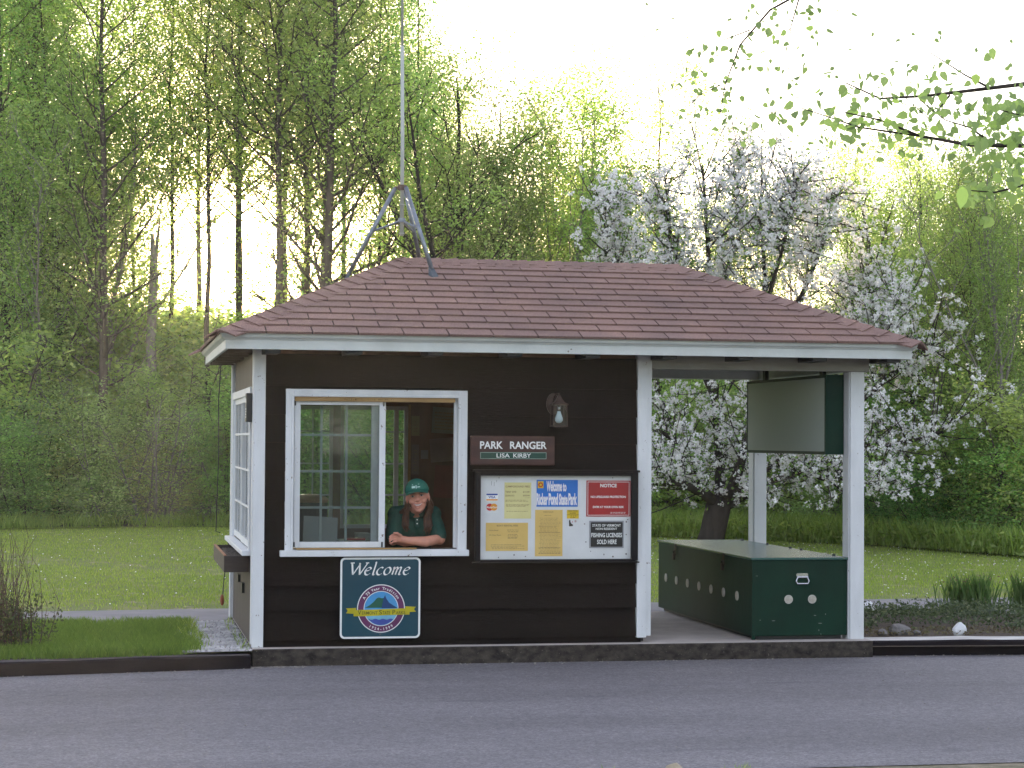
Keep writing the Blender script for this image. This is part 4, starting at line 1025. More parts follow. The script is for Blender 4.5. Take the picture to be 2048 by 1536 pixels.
# ================================================================== THE RANGER
SKIN = mat('skin', (.58, .255, .17), .5, (.48, .21, .15), 14, bump=.04, bscale=40, spec=.4)
POLO = mat('dark_green_polo', (.012, .062, .046), .85, (.008, .045, .034), 10, bump=.2, bscale=25)
CAPM = mat('green_cap_cloth', (.012, .12, .085), .8, (.008, .095, .068), 14, bump=.1)
HAIR = mat('brown_hair', (.095, .038, .018), .5, (.028, .013, .008), 26, (3, 3, .3), .3, 60)
def remeshed(mb, name, m, parent, voxel=.005, smooth_it=4, fac=.5):
    o = mb.build('tmp', m, None, fixn=True)
    r_ = o.modifiers.new('r', 'REMESH'); r_.mode = 'VOXEL'; r_.voxel_size = voxel
    s_ = o.modifiers.new('s', 'SMOOTH'); s_.iterations = smooth_it; s_.factor = fac
    dg = bpy.context.evaluated_depsgraph_get(); dg.update()
    me = bpy.data.meshes.new_from_object(o.evaluated_get(dg)); me.name = name
    bpy.data.objects.remove(o)
    me.polygons.foreach_set('use_smooth', [True]*len(me.polygons))
    if not me.materials: me.materials.append(m)
    return link(bpy.data.objects.new(name, me), parent)
def chain(mb, pts, rad, n=12):
    """tapered limb with rounded joints"""
    mb.tube(pts, rad, n)
    for p, r_ in zip(pts, rad): mb.ell(p, (r_, r_, r_), nu=12, nv=8)
def ranger():
    O = Vector((1.14, .35, .02)); t = empty('person', 'smiling ranger in a green cap and dark green polo leaning on the window sill', 'person', O)
    Hc = Vector((1.137, .085, 1.020)); Rh = Matrix.Rotation(R(-7), 3, 'Y') @ Matrix.Rotation(R(-3), 3, 'X') @ Matrix.Rotation(R(-10), 3, 'Z')
    H = lambda x, y, z: Hc + Rh @ Vector((x, y, z))
    rel = lambda mb: place(mb, O)
    b = MB()
    def he(c, r_): b.ell(H(*c), r_, rot=Rh)
    he((0, .008, .012), (.073, .090, .098)); he((0, -.026, -.050), (.053, .062, .056)); he((0, -.068, -.096), (.022, .018, .017)); he((0, -.034, -.080), (.040, .045, .030))
    he((0, -.090, -.006), (.0095, .012, .030)); he((0, -.101, -.028), (.0125, .014, .0105)); he((-.009, -.092, -.032), (.008, .010, .007)); he((.009, -.092, -.032), (.008, .010, .007))
    for s in (-1, 1):
        he((s*.036, -.058, -.036), (.026, .026, .020)); he((s*.076, .006, -.014), (.009, .017, .030)); he((s*.03, -.073, .024), (.024, .010, .008))
    he((0, -.086, -.078), (.020, .010, .006))
    chain(b, [H(0, .02, -.06), Vector((1.142, .20, .925)), Vector((1.145, .26, .86))], [.050, .050, .060])
    # front (her left) arm along the sill
    chain(b, [Vector((1.262, .245, .86)), Vector((1.300, .13, .722)), Vector((1.19, .055, .706)), Vector((1.065, .025, .716)), Vector((1.02, .018, .726))], [.040, .042, .038, .027, .024])
    # her right arm, folded behind it
    chain(b, [Vector((1.02, .245, .86)), Vector((.982, .17, .715)), Vector((1.06, .135, .700)), Vector((1.12, .125, .697))], [.040, .040, .032, .024])
    # front hand: palm, four curled fingers and a thumb
    b.ell((.996, .010, .736), (.034, .019, .031), rot=Matrix.Rotation(R(12), 3, 'Y'))
    for k in range(4):
        z = .7600-.0162*k; L_ = (.0, -.004, -.002, .006)[k]
        chain(b, [Vector(q) for q in ((.976, -.004, z), (.948+L_, -.016, z-.003), (.934+L_, -.015, z-.014), (.940+L_, -.002, z-.021))], [.0078, .0068, .0062, .0056] if k < 3 else [.007, .006, .0055, .005], 8)
    chain(b, [Vector((1.004, -.006, .752)), Vector((.984, -.024, .768)), Vector((.962, -.028, .770))], [.011, .0098, .008], 8)
    # torso core and legs (seated on a stool behind the wall)
    chain(b, [Vector((1.145, .30, .82)), Vector((1.145, .50, .60)), Vector((1.145, .60, .52))], [.11, .11, .12])
    for s in (-1, 1): chain(b, [Vector((1.145+s*.09, .60, .50)), Vector((1.145+s*.12, .24, .48)), Vector((1.145+s*.12, .30, .09))], [.075, .055, .04])
    rel(b); remeshed(b, 'body', SKIN, t, .003, 3)
    # polo shirt
    s_ = MB()
    s_.ell((1.145, .29, .80), (.165, .125, .135)); s_.ell((1.145, .42, .68), (.15, .135, .15)); s_.ell((1.145, .54, .58), (.15, .13, .12))
    chain(s_, [Vector((1.01, .25, .888)), Vector((1.145, .255, .905)), Vector((1.275, .25, .888))], [.060, .060, .060])
    chain(s_, [Vector((1.262, .245, .880)), Vector((1.288, .185, .80)), Vector((1.298, .140, .745))], [.058, .058, .055])
    chain(s_, [Vector((1.018, .245, .880)), Vector((.992, .195, .80)), Vector((.980, .165, .735))], [.058, .056, .052])
    s_.ell((1.08, .185, .80), (.07, .05, .07)); s_.ell((1.21, .185, .80), (.07, .05, .07))
    rel(s_); sh = remeshed(s_, 'shirt', POLO, t, .0065, 3)
    c = MB()                                   # collar wings, placket, buttons
    for s in (-1, 1):
        c.prism([(s*.006, .905), (s*.070, .930), (s*.062, .888), (s*.030, .862)], lambda u, v, d: (1.143+u, .148+abs(u)*.55-(.93-v)*.05-.006*d, v), 1)
    c.prism([(-.012, .87), (.012, .87), (.012, .80), (-.012, .80)], lambda u, v, d: (1.143+u, .138-(.87-v)*.04-.006*d, v), 1)
    rel(c).build('collar', mat('collar_green', (.010, .052, .040), .8), sh, bevel=.003)
    c = MB()
    for z in (.855, .828): c.ell((1.143, .130, z), (.005, .003, .005), nu=8, nv=5)
    c.add([(1.214, .128, .800), (1.226, .128, .800), (1.219, .126, .820)], [(0, 1, 2)]); rel(c).build('badge', WHITEMARK, sh)
    tr_ = MB(); chain(tr_, [Vector((1.145, .60, .52)), Vector((1.145, .56, .56))], [.135, .13])
    for s in (-1, 1): chain(tr_, [Vector((1.145+s*.09, .60, .50)), Vector((1.145+s*.12, .25, .49)), Vector((1.145+s*.12, .31, .07))], [.088, .068, .055])
    rel(tr_); remeshed(tr_, 'trousers', mat('khaki_trousers', (.05, .055, .035), .8), t, .012, 2)
    # hair: a shell at the back of the head and long strands over both shoulders
    hr = MB(); hr.ell(H(0, .034, .0), (.081, .082, .100), rot=Rh); rg_ = random.Random(6)
    for s in (-1, 1):
        for k in range(16):
            u = k/15
            a0 = H(s*(.066+.010*u), .012+.045*u, .006-.02*u)
            a1 = H(s*(.070+.016*u), .026+.03*u, -.075); 
            x = 1.143+s*(.062+.040*rg_.random())
            yy = .118+.02*rg_.random()
            zend = rg_.uniform(.742, .80) if s > 0 else rg_.uniform(.765, .82)
            a2 = Vector((x-s*.006, yy+.02, .872)); a3 = Vector((x+s*rg_.uniform(-.012, .012), yy-.0, .815)); a4 = Vector((x+s*rg_.uniform(-.03, .012), yy-.004, zend))
            hr.tube([a0, a1, a2, a3, a4], [.010, .0125, .0105, .008, .002], 7)
        for k in range(6):
            hr.tube([H(s*.070, .02+.012*k, .0), H(s*.09, .05, -.07), Vector((1.143+s*(.070+.008*k), .20, .90)), Vector((1.143+s*(.072+.006*k), .25, .84))], [.010, .014, .012, .003], 6)
    rel(hr).build('hair', HAIR, t, smooth=True)
    # cap
    cp = MB(); nu, nv = 28, 8; vs_ = []
    for j_ in range(nv+1):
        th = R(92)*j_/nv
        for i in range(nu):
            a = 2*math.pi*i/nu
            vs_.append(H(.0845*math.sin(th)*math.cos(a), .004+.101*math.sin(th)*math.sin(a), .034+.088*math.cos(th)))
    cp.add(vs_, [(j_*nu+i, (j_+1)*nu+i, (j_+1)*nu+(i+1) % nu, j_*nu+(i+1) % nu) for j_ in range(nv) for i in range(nu)])
    hat = empty('cap', None, None); hat.parent = t; 
    for k_ in ('label', 'category'): 
        if k_ in hat: del hat[k_]
    crn = rel(cp).build('cap_crown', CAPM, hat, smooth=True)
    sol = crn.modifiers.new('s', 'SOLIDIFY'); sol.thickness = .003
    br = MB(); n = 14; vs_ = []
    for i in range(n+1):
        a = R(200+140*i/n); ex_ = math.cos(a); ey = math.sin(a)
        drop = .020*(ex_**2)
        vs_ += [H(.082*ex_, .004+.100*ey, .036-.3*drop), H(.088*ex_*.92, -.018+.142*ey, .030-drop), H(.088*ex_*.92, -.018+.142*ey, .026-drop), H(.080*ex_, .004+.096*ey, .032-.3*drop)]
    br.add(vs_, [(4*i+q, 4*i+(q+1) % 4, 4*i+4+(q+1) % 4, 4*i+4+q) for i in range(n) for q in range(4)]); rel(br).build('brim', CAPM, hat, smooth=False)
    lg = MB(); 
    for u0, u1, v0, v1 in ((-.030, -.006, .056, .070), (-.002, .004, .052, .074), (.008, .028, .058, .064), (-.026, .024, .078, .083)):
        P = []
        for u, v in ((u0, v0), (u1, v0), (u1, v1), (u0, v1)):
            q = math.sqrt(max(0, 1-(u/.0845)**2-((v-.034)/.088)**2)); P.append(H(u, .004-.1035*q, v))
        lg.add(P, [(0, 1, 2, 3)])
    rel(lg).build('cap_print', mat('cap_print_pale', (.45, .62, .58), .6), hat, fixn=False)
    # face
    fc = MB()
    for s in (-1, 1):
        fc.ell(H(s*.030, -.0745, .0), (.0125, .007, .0048), rot=Rh, nu=12, nv=8, mi=0); fc.ell(H(s*.030, -.0800, .0), (.0062, .003, .0050), rot=Rh, nu=10, nv=6, mi=1)
        fc.tube([H(s*.016, -.080, .005), H(s*.030, -.0822, .0072), H(s*.044, -.074, .0025)], [.0014, .0018, .0012], 6, 1)
        fc.tube([H(s*.014, -.0850, .016), H(s*.030, -.0865, .021), H(s*.048, -.075, .015)], [.0022, .0026, .0014], 6, 2)
    rel(fc).build('eye', [mat('eye_white', (.40, .36, .34), .3), mat('eye_dark', (.02, .014, .012), .3), HAIR], t, smooth=True)
    mo = MB()
    up = [(-.033, -.047), (-.015, -.0555), (0, -.057), (.015, -.0555), (.033, -.047)]; lo = [(-.033, -.047), (-.017, -.066), (0, -.071), (.017, -.066), (.033, -.047)]
    yy = lambda u: -.0895+abs(u)**1.6*3.2
    T_ = [H(u, yy(u)-.0015, v) for u, v in up]+[H(u, yy(u)-.0015, v) for u, v in reversed(lo[1:-1])]
    mo.add(T_, [tuple(range(len(T_)))], 0)
    mo.tube([H(u, yy(u)-.002, v+.001) for u, v in up], [.0012, .0026, .003, .0026, .0012], 6, 1)
    mo.tube([H(u, yy(u)-.002, v) for u, v in lo], [.0012, .003, .0036, .003, .0012], 6, 1)
    rel(mo).build('mouth', [mat('teeth', (.72, .68, .62), .3), mat('lip', (.40, .12, .10), .4)], t, smooth=False)
ranger()
t = empty('stool', 'low wooden stool the ranger sits on behind the window', 'stool', (1.145, .62, .02))
mb = MB(); mb.tube([(0, 0, .36), (0, 0, .385)], .17, 24); mb.build('seat', PLY, t)
for a in (45, 135, 225, 315):
    mb = MB(); mb.tube([(.17*math.cos(R(a)), .17*math.sin(R(a)), .001), (.12*math.cos(R(a)), .12*math.sin(R(a)), .36)], .015, 8); mb.build('leg', PLY, t)

# ================================================================== VEGETATION
def quads_mesh(name, P, F_per, tone, m):
    """P (n,k,3) polygons of k corners each"""
    n, k, _ = P.shape
    me = bpy.data.meshes.new(name)
    me.vertices.add(n*k); me.vertices.foreach_set('co', P.reshape(-1).astype(np.float32))
    me.loops.add(n*k); me.loops.foreach_set('vertex_index', np.arange(n*k, dtype=np.int32))
    me.polygons.add(n); me.polygons.foreach_set('loop_start', np.arange(0, n*k, k, dtype=np.int32)); me.polygons.foreach_set('loop_total', np.full(n, k, dtype=np.int32))
    me.update(calc_edges=True)
    a = me.attributes.new('tone', 'FLOAT', 'FACE'); a.data.foreach_set('value', tone.astype(np.float32))
    me.materials.append(m); return me
def leaves(name, C, size, rng, m, aspect=.6, tone=None, droop=0.0, six=False):
    n = len(C); C = np.asarray(C)
    u = rng.normal(size=(n, 3)); u[:, 2] = u[:, 2]*.7-droop; u /= np.linalg.norm(u, axis=1)[:, None]
    q = rng.normal(size=(n, 3)); v = np.cross(u, q); v /= np.linalg.norm(v, axis=1)[:, None]
    s = (size*rng.uniform(.6, 1.35, n))[:, None]
    if six:
        P = np.stack([C, C+u*s*.35+v*s*aspect*.5, C+u*s*.75+v*s*aspect*.36, C+u*s*1.05, C+u*s*.75-v*s*aspect*.36, C+u*s*.35-v*s*aspect*.5], 1)
    else:
        P = np.stack([C-u*s*.5, C+v*s*aspect*.5, C+u*s*.5, C-v*s*aspect*.5], 1)
    if tone is None: tone = np.clip(rng.normal(.45, .25, n), 0, 1)
    return quads_mesh(name, P, None, tone, m)

def skeleton(seed, H, r0, cb, spread, nl, twigs=5, lean=(0, 0), fork=0, wob=.05, up=(.35, .9), top=.98, twr=.35):
    rg = random.Random(seed); tr = MB(); cl = []
    npt = 10; pts = [Vector((0, 0, -.15))]; off = Vector((0, 0, 0))
    for i in range(1, npt+1):
        off += Vector((rg.uniform(-1, 1), rg.uniform(-1, 1), 0))*wob*H/10
        pts.append(Vector((lean[0]*i/npt, lean[1]*i/npt, H*i/npt))+off)
    rad = [r0*1.25]+[max(.012, r0*(1-.9*i/npt)) for i in range(1, npt+1)]
    tr.tube(pts, rad, 8)
    stems = [(pts, rad)]
    for k in range(fork):
        i0 = 3+k; p = pts[i0]; a = rg.uniform(0, 6.28) if k else .3; q = [p]; d = Vector((math.cos(a)*.45, math.sin(a)*.3, 1)).normalized()
        for i in range(1, 7):
            d = (d+Vector((rg.uniform(-.12, .12), rg.uniform(-.12, .12), .12))).normalized(); q.append(q[-1]+d*(H-p.z)/6*.95)
        rr = [rad[i0]*.8*(1-.85*i/6) for i in range(7)]; tr.tube(q, rr, 7); stems.append((q, rr))
    def atz(st, z):
        P, Rr = st
        for i in range(len(P)-1):
            if P[i].z <= z <= P[i+1].z:
                f_ = (z-P[i].z)/(P[i+1].z-P[i].z); return P[i].lerp(P[i+1], f_), Rr[i]*(1-f_)+Rr[i+1]*f_
        return P[-1], Rr[-1]
    for k in range(nl):
        st = stems[k % len(stems)]; z0 = max(cb*H, st[0][0].z+.1); t_ = (k+rg.random())/nl
        z = z0+(H*top-z0)*t_; p, rr = atz(st, z)
        L = spread*(1-.65*abs(t_-.25)**1.1)*rg.uniform(.65, 1.15); a = k*2.4+rg.uniform(-.5, .5); el = rg.uniform(*up)
        d = Vector((math.cos(a)*math.cos(el), math.sin(a)*math.cos(el), math.sin(el))); q = [p]
        for i in range(4):
            d = (d+Vector((rg.uniform(-.2, .2), rg.uniform(-.2, .2), rg.uniform(-.02, .22)))).normalized(); q.append(q[-1]+d*L/4)
        r1 = max(.009, min(rr*.5, .034*L/2)); tr.tube(q, [r1*(1-.8*i/4) for i in range(5)], 5, cap=False)
        cl.append((q[-1], .9)); cl.append((q[3], .8)); cl.append((q[2], .6))
        for j in range(twigs):
            f_ = rg.uniform(.3, 1)*4; i = min(3, int(f_)); s0 = q[i].lerp(q[i+1], f_-i)
            d2 = (d+Vector((rg.uniform(-1, 1), rg.uniform(-1, 1), rg.uniform(-.4, .8)))).normalized(); l2 = L*twr*rg.uniform(.5, 1.2)
            e1 = s0+d2*l2*.5; e2 = e1+(d2+Vector((0, 0, .2))).normalized()*l2*.5
            tr.tube([s0, e1, e2], [r1*.35+.003, r1*.25+.002, .003], 4, cap=False); cl.append((e2, 1)); cl.append((e1, .7))
    return tr, cl
def crown_pts(cl, n, sig, rng, flat=.8):
    W = np.array([w_ for _, w_ in cl]); P = np.array([tuple(p) for p, _ in cl]); idx = rng.choice(len(cl), n, p=W/W.sum())
    clump = rng.uniform(.5, 1.3, len(cl))
    g = rng.normal(size=(n, 3))*sig*clump[idx][:, None]; g[:, 2] *= flat
    tone = np.clip(.45+(rng.uniform(-.22, .22, len(cl)))[idx]+rng.normal(0, .18, n), 0, 1)
    return P[idx]+g, tone
PROTO = {}
def proto(key, seed, H, r0, cb, spread, nl, n, size, sig, lm, bark, **k):
    tr, cl = skeleton(seed, H, r0, cb, spread, nl, **k); rng = np.random.default_rng(seed)
    C, tone = crown_pts(cl, n, sig, rng)
    tm = tr.mesh('trunk_'+key); tm.materials.append(bark); tm.polygons.foreach_set('use_smooth', [True]*len(tm.polygons))
    cm = leaves('crown_'+key, C, size, rng, lm, tone=tone)
    PROTO[key] = (tm, cm, H)
def tree(key, px, D, topz, label, group=None, rot=None, wide=1.0, name='tree', cat='tree', base=-.03):
    tm, cm, H = PROTO[key]; p = at(px, 874, D); s = (topz-base)/H
    e = empty(name, label, cat, (p.x, p.y, base), group)
    e.scale = (s*wide, s*wide, s); e.rotation_euler = (0, 0, rot if rot is not None else (px*.37+D) % 6.28)
    link(bpy.data.objects.new('trunk', tm), e); link(bpy.data.objects.new('crown', cm), e); return e

proto('tall', 11, 12, .10, .20, 2.1, 52, 17000, .064, .27, L_SPRING, BARK, twigs=6)
proto('tallb', 12, 12, .085, .14, 1.9, 54, 17000, .062, .26, L_DARK, BARK, twigs=6, lean=(.5, 0))
proto('tallg', 19, 12, .075, .16, 2.0, 54, 17000, .062, .27, L_GREY, BARK, twigs=6, lean=(-.4, 0))
proto('high', 13, 13, .10, .50, 2.3, 48, 15000, .064, .27, L_YEL, BARK, twigs=6, wob=.04)
proto('highb', 14, 13, .07, .47, 1.9, 44, 12000, .062, .25, L_SPRING, BARKD, twigs=6, wob=.07)
proto('fork', 15, 8, .13, .38, 1.9, 48, 9500, .058, .23, L_SPRING, BARKD, twigs=6, fork=2, wob=.07)
proto('airy', 16, 7, .055, .20, 1.9, 50, 13500, .055, .22, L_YEL, BARK, twigs=6, fork=2, up=(.7, 1.25), wob=.09)
proto('airyb', 17, 7, .05, .12, 1.7, 50, 13500, .054, .22, L_SPRING, BARKP, twigs=6, fork=3, up=(.7, 1.3), wob=.09, lean=(.6, 0))
proto('sapling', 18, 6, .04, .15, 1.1, 34, 5500, .066, .17, L_YEL, BARKP, twigs=4, up=(.6, 1.2), wob=.1)
proto('bare', 20, 8, .05, .45, .9, 26, 800, .06, .12, L_YEL, BARKD, twigs=5, wob=.1, up=(.8, 1.3))
def shrubproto(key, seed, H, spread, n, size, lm, bark, stems=9):
    rg = random.Random(seed); tr = MB(); cl = []
    for k in range(stems):
        a = rg.uniform(0, 6.28); b_ = Vector((rg.uniform(-.3, .3), rg.uniform(-.3, .3), -.1)); d = Vector((math.cos(a)*.35*spread/H, math.sin(a)*.35*spread/H, 1)).normalized(); q = [b_]; hh = H*rg.uniform(.7, 1)
        for i in range(6):
            d = (d+Vector((rg.uniform(-.14, .14)+math.cos(a)*.03, rg.uniform(-.14, .14)+math.sin(a)*.03, .02))).normalized(); q.append(q[-1]+d*hh/6)
        r_ = rg.uniform(.014, .032); tr.tube(q, [r_*(1-.8*i/6) for i in range(7)], 5, cap=False)
        for i in range(26):
            f_ = rg.uniform(.4, 5.99); j_ = int(f_); s0 = q[j_].lerp(q[min(6, j_+1)], f_-j_); a2 = rg.uniform(0, 6.28); L = spread*.42*rg.uniform(.4, 1)*(1.15-f_/9)
            e = s0+Vector((math.cos(a2), math.sin(a2), rg.uniform(-.1, .8))).normalized()*L
            m_ = s0.lerp(e, .5)+Vector((0, 0, .04)); tr.tube([s0, m_, e], [r_*.3, r_*.22, .003], 3, cap=False); cl += [(e, 1), (m_, .6)]
    rng = np.random.default_rng(seed); C, tone = crown_pts(cl, n, .15, rng); C[:, 2] = np.abs(C[:, 2])
    tm = tr.mesh('stem_'+key); tm.materials.append(bark); cm = leaves('leaves_'+key, C, size, rng, lm, tone=tone); PROTO[key] = (tm, cm, H)
shrubproto('sh_dark', 31, 3.2, 2.2, 12500, 0.062, L_DARK, BARK)
shrubproto('sh_grey', 32, 3.4, 2.3, 13125, 0.063, L_GREY, BARKP, 11)
shrubproto('sh_spring', 33, 3.0, 2.3, 11875, 0.060, L_SPRING, BARK)
shrubproto('sh_yel', 34, 2.6, 2.2, 10000, 0.058, L_YEL, BARKP)
shrubproto('sh_bare', 35, 3.0, 2.2, 3250, 0.053, L_GREY, BARKP, 16)

TZ = lambda py, D: 1.414+(874-py)/3960*D
def D_edge(px): return float(np.interp(px, [0, 200, 450, 1310, 1740, 2048], [30.2, 31, 31.6, 29.4, 27.3, 24.8]))
# ---- single trees of the front rows, each with a label of its own
FRONT = [
 ('tallb', 18, 33.5, -260, 1.15, 'leaning grey-trunked tree closest to the left end of the wood'),
 ('tall', 62, 35.5, -330, 1.2, 'thin straight tree just left of the thick trunk in the wood, behind the twiggy bush'),
 ('tallg', 128, 34, -120, 1.15, 'bushy grey-green tree filling the wood between two thick trunks, far left of the roof'),
 ('tall', 200, 32.8, -300, 1.0, 'thick straight tree with a leaning fork, left of the sunlit gap'),
 ('highb', 275, 37.5, -60, 1.1, 'dark-leaved tree whose crown closes the sunlit gap on its left'),
 ('highb', 345, 35.5, -200, 1.0, 'high-crowned thin dark tree along the left rim of the sunlit gap'),
 ('highb', 418, 33.6, -260, 1.0, 'dark bare-stemmed tree standing in the left half of the sunlit gap'),
 ('high', 478, 36, -240, 1.0, 'slim bare-stemmed tree right in front of the setting sun'),
 ('high', 548, 33, -330, 1.1, 'thick-trunked tree just right of the setting sun'),
 ('tall', 652, 32.8, -360, 1.15, 'thickest double-trunked tree, rising behind the left hip of the roof'),
 ('high', 605, 37, -220, 1.0, 'slim yellow-green tree between the two thickest trunks by the sun'),
 ('highb', 748, 36, -160, .95, 'high-crowned dark tree just left of the antenna mast'),
 ('tallb', 850, 34, -20, .85, 'straight dark-trunked tree just right of the antenna mast'),
 ('fork', 940, 33, 150, 1.15, 'dark forked tree with a bare Y-shaped top behind the roof ridge'),
 ('airy', 1010, 35, 215, 1.1, 'airy tree with a slanting trunk between the forked tree and the crown peak'),
 ('airyb', 1095, 34, 205, 1.15, 'airy yellow-green tree forming the crown peak above the middle of the roof'),
 ('airy', 1170, 35, 290, 1.05, 'rounded airy tree sloping down to the right of the crown peak'),
 ('airyb', 1240, 33, 385, 1.0, 'low airy tree beside the top left of the apple blossom'),
 ('bare', 1325, 34, 150, .8, 'nearly leafless spindly tree poking above the apple blossom'),
 ('airy', 1720, 33, 330, .9, 'airy tree with a cluster of upright stems right of the blossom top'),
 ('airyb', 1800, 31, 370, .85, 'pale-stemmed airy tree behind the right end of the roof'),
 ('fork', 1862, 30, 330, .9, 'leaning pale-barked forked tree above the right end of the blossom'),
 ('airy', 1965, 28.5, 360, .95, 'bright yellow-green bushy tree right of the apple tree, multi-stemmed'),
 ('airyb', 2040, 27, 330, 1.0, 'yellow-green tree at the right end of the wood, over the rock bed'),
]
for key, px, D, py, wd, lab in FRONT: tree(key, px, D, TZ(py, D), lab, wide=wd)
# snag in the gap
p = at(297, 874, 33.5); t = empty('broken_snag', 'broken pale dead birch stub standing in the sunlit gap', 'dead tree', (p.x, p.y, -.03))
mb = MB(); mb.tube([(0, 0, 0), (.05, 0, 1.6), (.02, 0, 3.2), (.06, 0, 4.2), (.02, 0, 4.9)], [.12, .10, .085, .07, .03], 8); mb.tube([(.06, 0, 4.1), (.10, 0, 4.7), (.16, 0, 5.3)], [.05, .03, .008], 6); mb.build('trunk', BARKP, t, smooth=True)
# ---- deep rows: nothing in the photograph tells these apart
rg = random.Random(77)
def deep(px, D, py, key, w_): tree(key, px, D, TZ(py, D), 'leafy tree deep in the wood, half hidden behind nearer trees', 'trees deep in the wood', wide=w_, rot=rg.uniform(0, 6.28))
for px in range(-120, 230, 50): deep(px+rg.uniform(-15, 15), rg.uniform(37, 44), rg.uniform(-250, 40), rg.choice(['tall', 'tallb', 'tallg']), 1.1)
for px in (-70, -20, 30, 75, 120, 165, 215): deep(px, rg.uniform(32.3, 36), rg.uniform(180, 420), rg.choice(['airy', 'airyb', 'tallg']), 1.25)
for px in range(600, 960, 50): deep(px+rg.uniform(-15, 15), rg.uniform(38, 44), -60+max(0, px-720)*1.6+rg.uniform(-60, 60), rg.choice(['tall', 'high', 'tallb']), .95)
for px in (390, 470, 560, 640): deep(px, rg.uniform(38, 42), rg.uniform(-160, -60), 'high', 1.05)
for px in (830, 900, 960, 1030, 1100, 1160, 1210, 1270, 1330): deep(px, rg.uniform(33, 38), 370+rg.uniform(-40, 50)+max(0, px-1150)*.3, rg.choice(['airy', 'airyb', 'sapling']), 1.15)
for px in (1400, 1470, 1540, 1600, 1660, 1740, 1790, 1850, 1920, 1990, 2070): deep(px, rg.uniform(33, 38), 420+rg.uniform(-30, 60), rg.choice(['airy', 'airyb', 'tallg']), 1.15)
# ---- understorey at the edge of the lawn
LM = [(-60, 'behind the left kerb timber'), (70, 'behind the twiggy bush'), (190, 'left of the pale upright sapling clump'), (330, 'left of the booth'), (450, 'against the booth back corner'), (600, 'seen through the booth windows'),
      (760, 'seen through the back window beside the ranger'), (900, 'hidden behind the booth wall'), (1200, 'behind the closed half of the booth'), (1380, 'behind the apple trunk'), (1560, 'behind the rear porch post'), (1740, 'right of the front porch post'), (1860, 'below the right end of the blossom'), (1980, 'above the rush clumps'), (2200, 'at the right end of the lawn')]
def mark(px):
    return min(LM, key=lambda a: abs(a[0]-px))[1]
KN = {'sh_dark': 'dark green', 'sh_grey': 'grey-green', 'sh_spring': 'mid green', 'sh_yel': 'yellow-green', 'sh_bare': 'thin-leaved twiggy'}
SHR = [  # key, px, extra distance, top pixel, width
 ('sh_grey', -30, 1.0, 760, 1.2), ('sh_dark', 40, 1.2, 800, 1.3), ('sh_spring', 110, 2.2, 640, 1.3), ('sh_grey', 190, 1.0, 740, 1.15), ('sh_dark', 240, 1.0, 930, 1.5), ('sh_bare', 265, 2.0, 650, 1.2), ('sh_yel', 330, 1.0, 860, 1.2),
 ('sh_bare', 310, .8, 760, 1.0), ('sh_spring', 370, 1.6, 700, 1.1), ('sh_grey', 420, 1.0, 790, 1.1), ('sh_dark', 470, 1.2, 740, 1.2), ('sh_spring', 560, 1.5, 760, 1.3), ('sh_dark', 640, 1.2, 770, 1.3), ('sh_spring', 720, 1.6, 760, 1.3), ('sh_dark', 800, 1.2, 780, 1.3),
 ('sh_spring', 1340, 3.2, 730, 1.2), ('sh_yel', 1420, 4.0, 760, 1.3), ('sh_spring', 1500, 3.5, 780, 1.3), ('sh_yel', 1590, 3.8, 740, 1.3), ('sh_grey', 1650, 2.5, 830, 1.1), ('sh_spring', 1720, 3.5, 700, 1.3), ('sh_dark', 1790, 1.8, 900, 1.3), ('sh_yel', 1850, 3.2, 800, 1.2),
 ('sh_dark', 1880, 1.4, 880, 1.3), ('sh_spring', 1945, 2.0, 790, 1.1), ('sh_yel', 2010, 2.5, 770, 1.2), ('sh_dark', 1990, 1.2, 820, 1.4), ('sh_spring', 2080, 1.5, 740, 1.3)]
seen = {}
for key, px, dd, py, wd in SHR:
    D = D_edge(px)+dd; lab = KN[key]+' shrub at the wood edge, '+mark(px)
    if lab in seen: lab = lab.replace(' shrub', ' taller shrub' if py < seen[lab] else ' lower shrub')
    seen[lab] = py
    tree(key, px, D, TZ(py, D), lab, wide=wd, name='shrub', cat='shrub')
for px in range(-400, 2800, 62):      # second row, closing the view under the crowns
    D = D_edge(px)+rg.uniform(3.6, 7); py = (555 if px < 260 else 600) if px < 620 else 640
    if px > 1250: py = 690
    tree(rg.choice(['sh_dark', 'sh_spring', 'sh_grey', 'sh_dark']), px+rg.uniform(-20, 20), D, TZ(py+rg.uniform(-40, 50), D), 'leafy shrub inside the wood, behind the shrubs at its edge', 'shrubs inside the wood', rot=rg.uniform(0, 6.28), wide=1.3, name='shrub', cat='shrub')
for px, py in ((1760, 520), (1810, 580), (1865, 500), (1910, 560), (1950, 480), (1990, 540), (2030, 470), (2075, 520)): deep(px, D_edge(px)+rg.uniform(2, 4.5), py, rg.choice(['airy', 'airyb', 'sapling']), 1.1)
for px in (2180, 2300, 2420, 2540, 2660, 2780): deep(px, rg.uniform(28, 33), rg.uniform(250, 400), rg.choice(['airy', 'airyb', 'tallg']), 1.3)
for px in (-230, -330, -430): deep(px, rg.uniform(34, 38), rg.uniform(-200, 0), rg.choice(['tall', 'tallb']), 1.3)
for px in range(-150, 2900, 80):
    D = D_edge(px)+rg.uniform(9, 15)
    tree(rg.choice(['sh_dark', 'sh_spring', 'sh_dark']), px+rg.uniform(-20, 20), D, TZ(620 if px > 1250 else 590, D), 'leafy shrub inside the wood, behind the shrubs at its edge', 'shrubs inside the wood', rot=rg.uniform(0, 6.28), wide=1.5, name='shrub', cat='shrub')
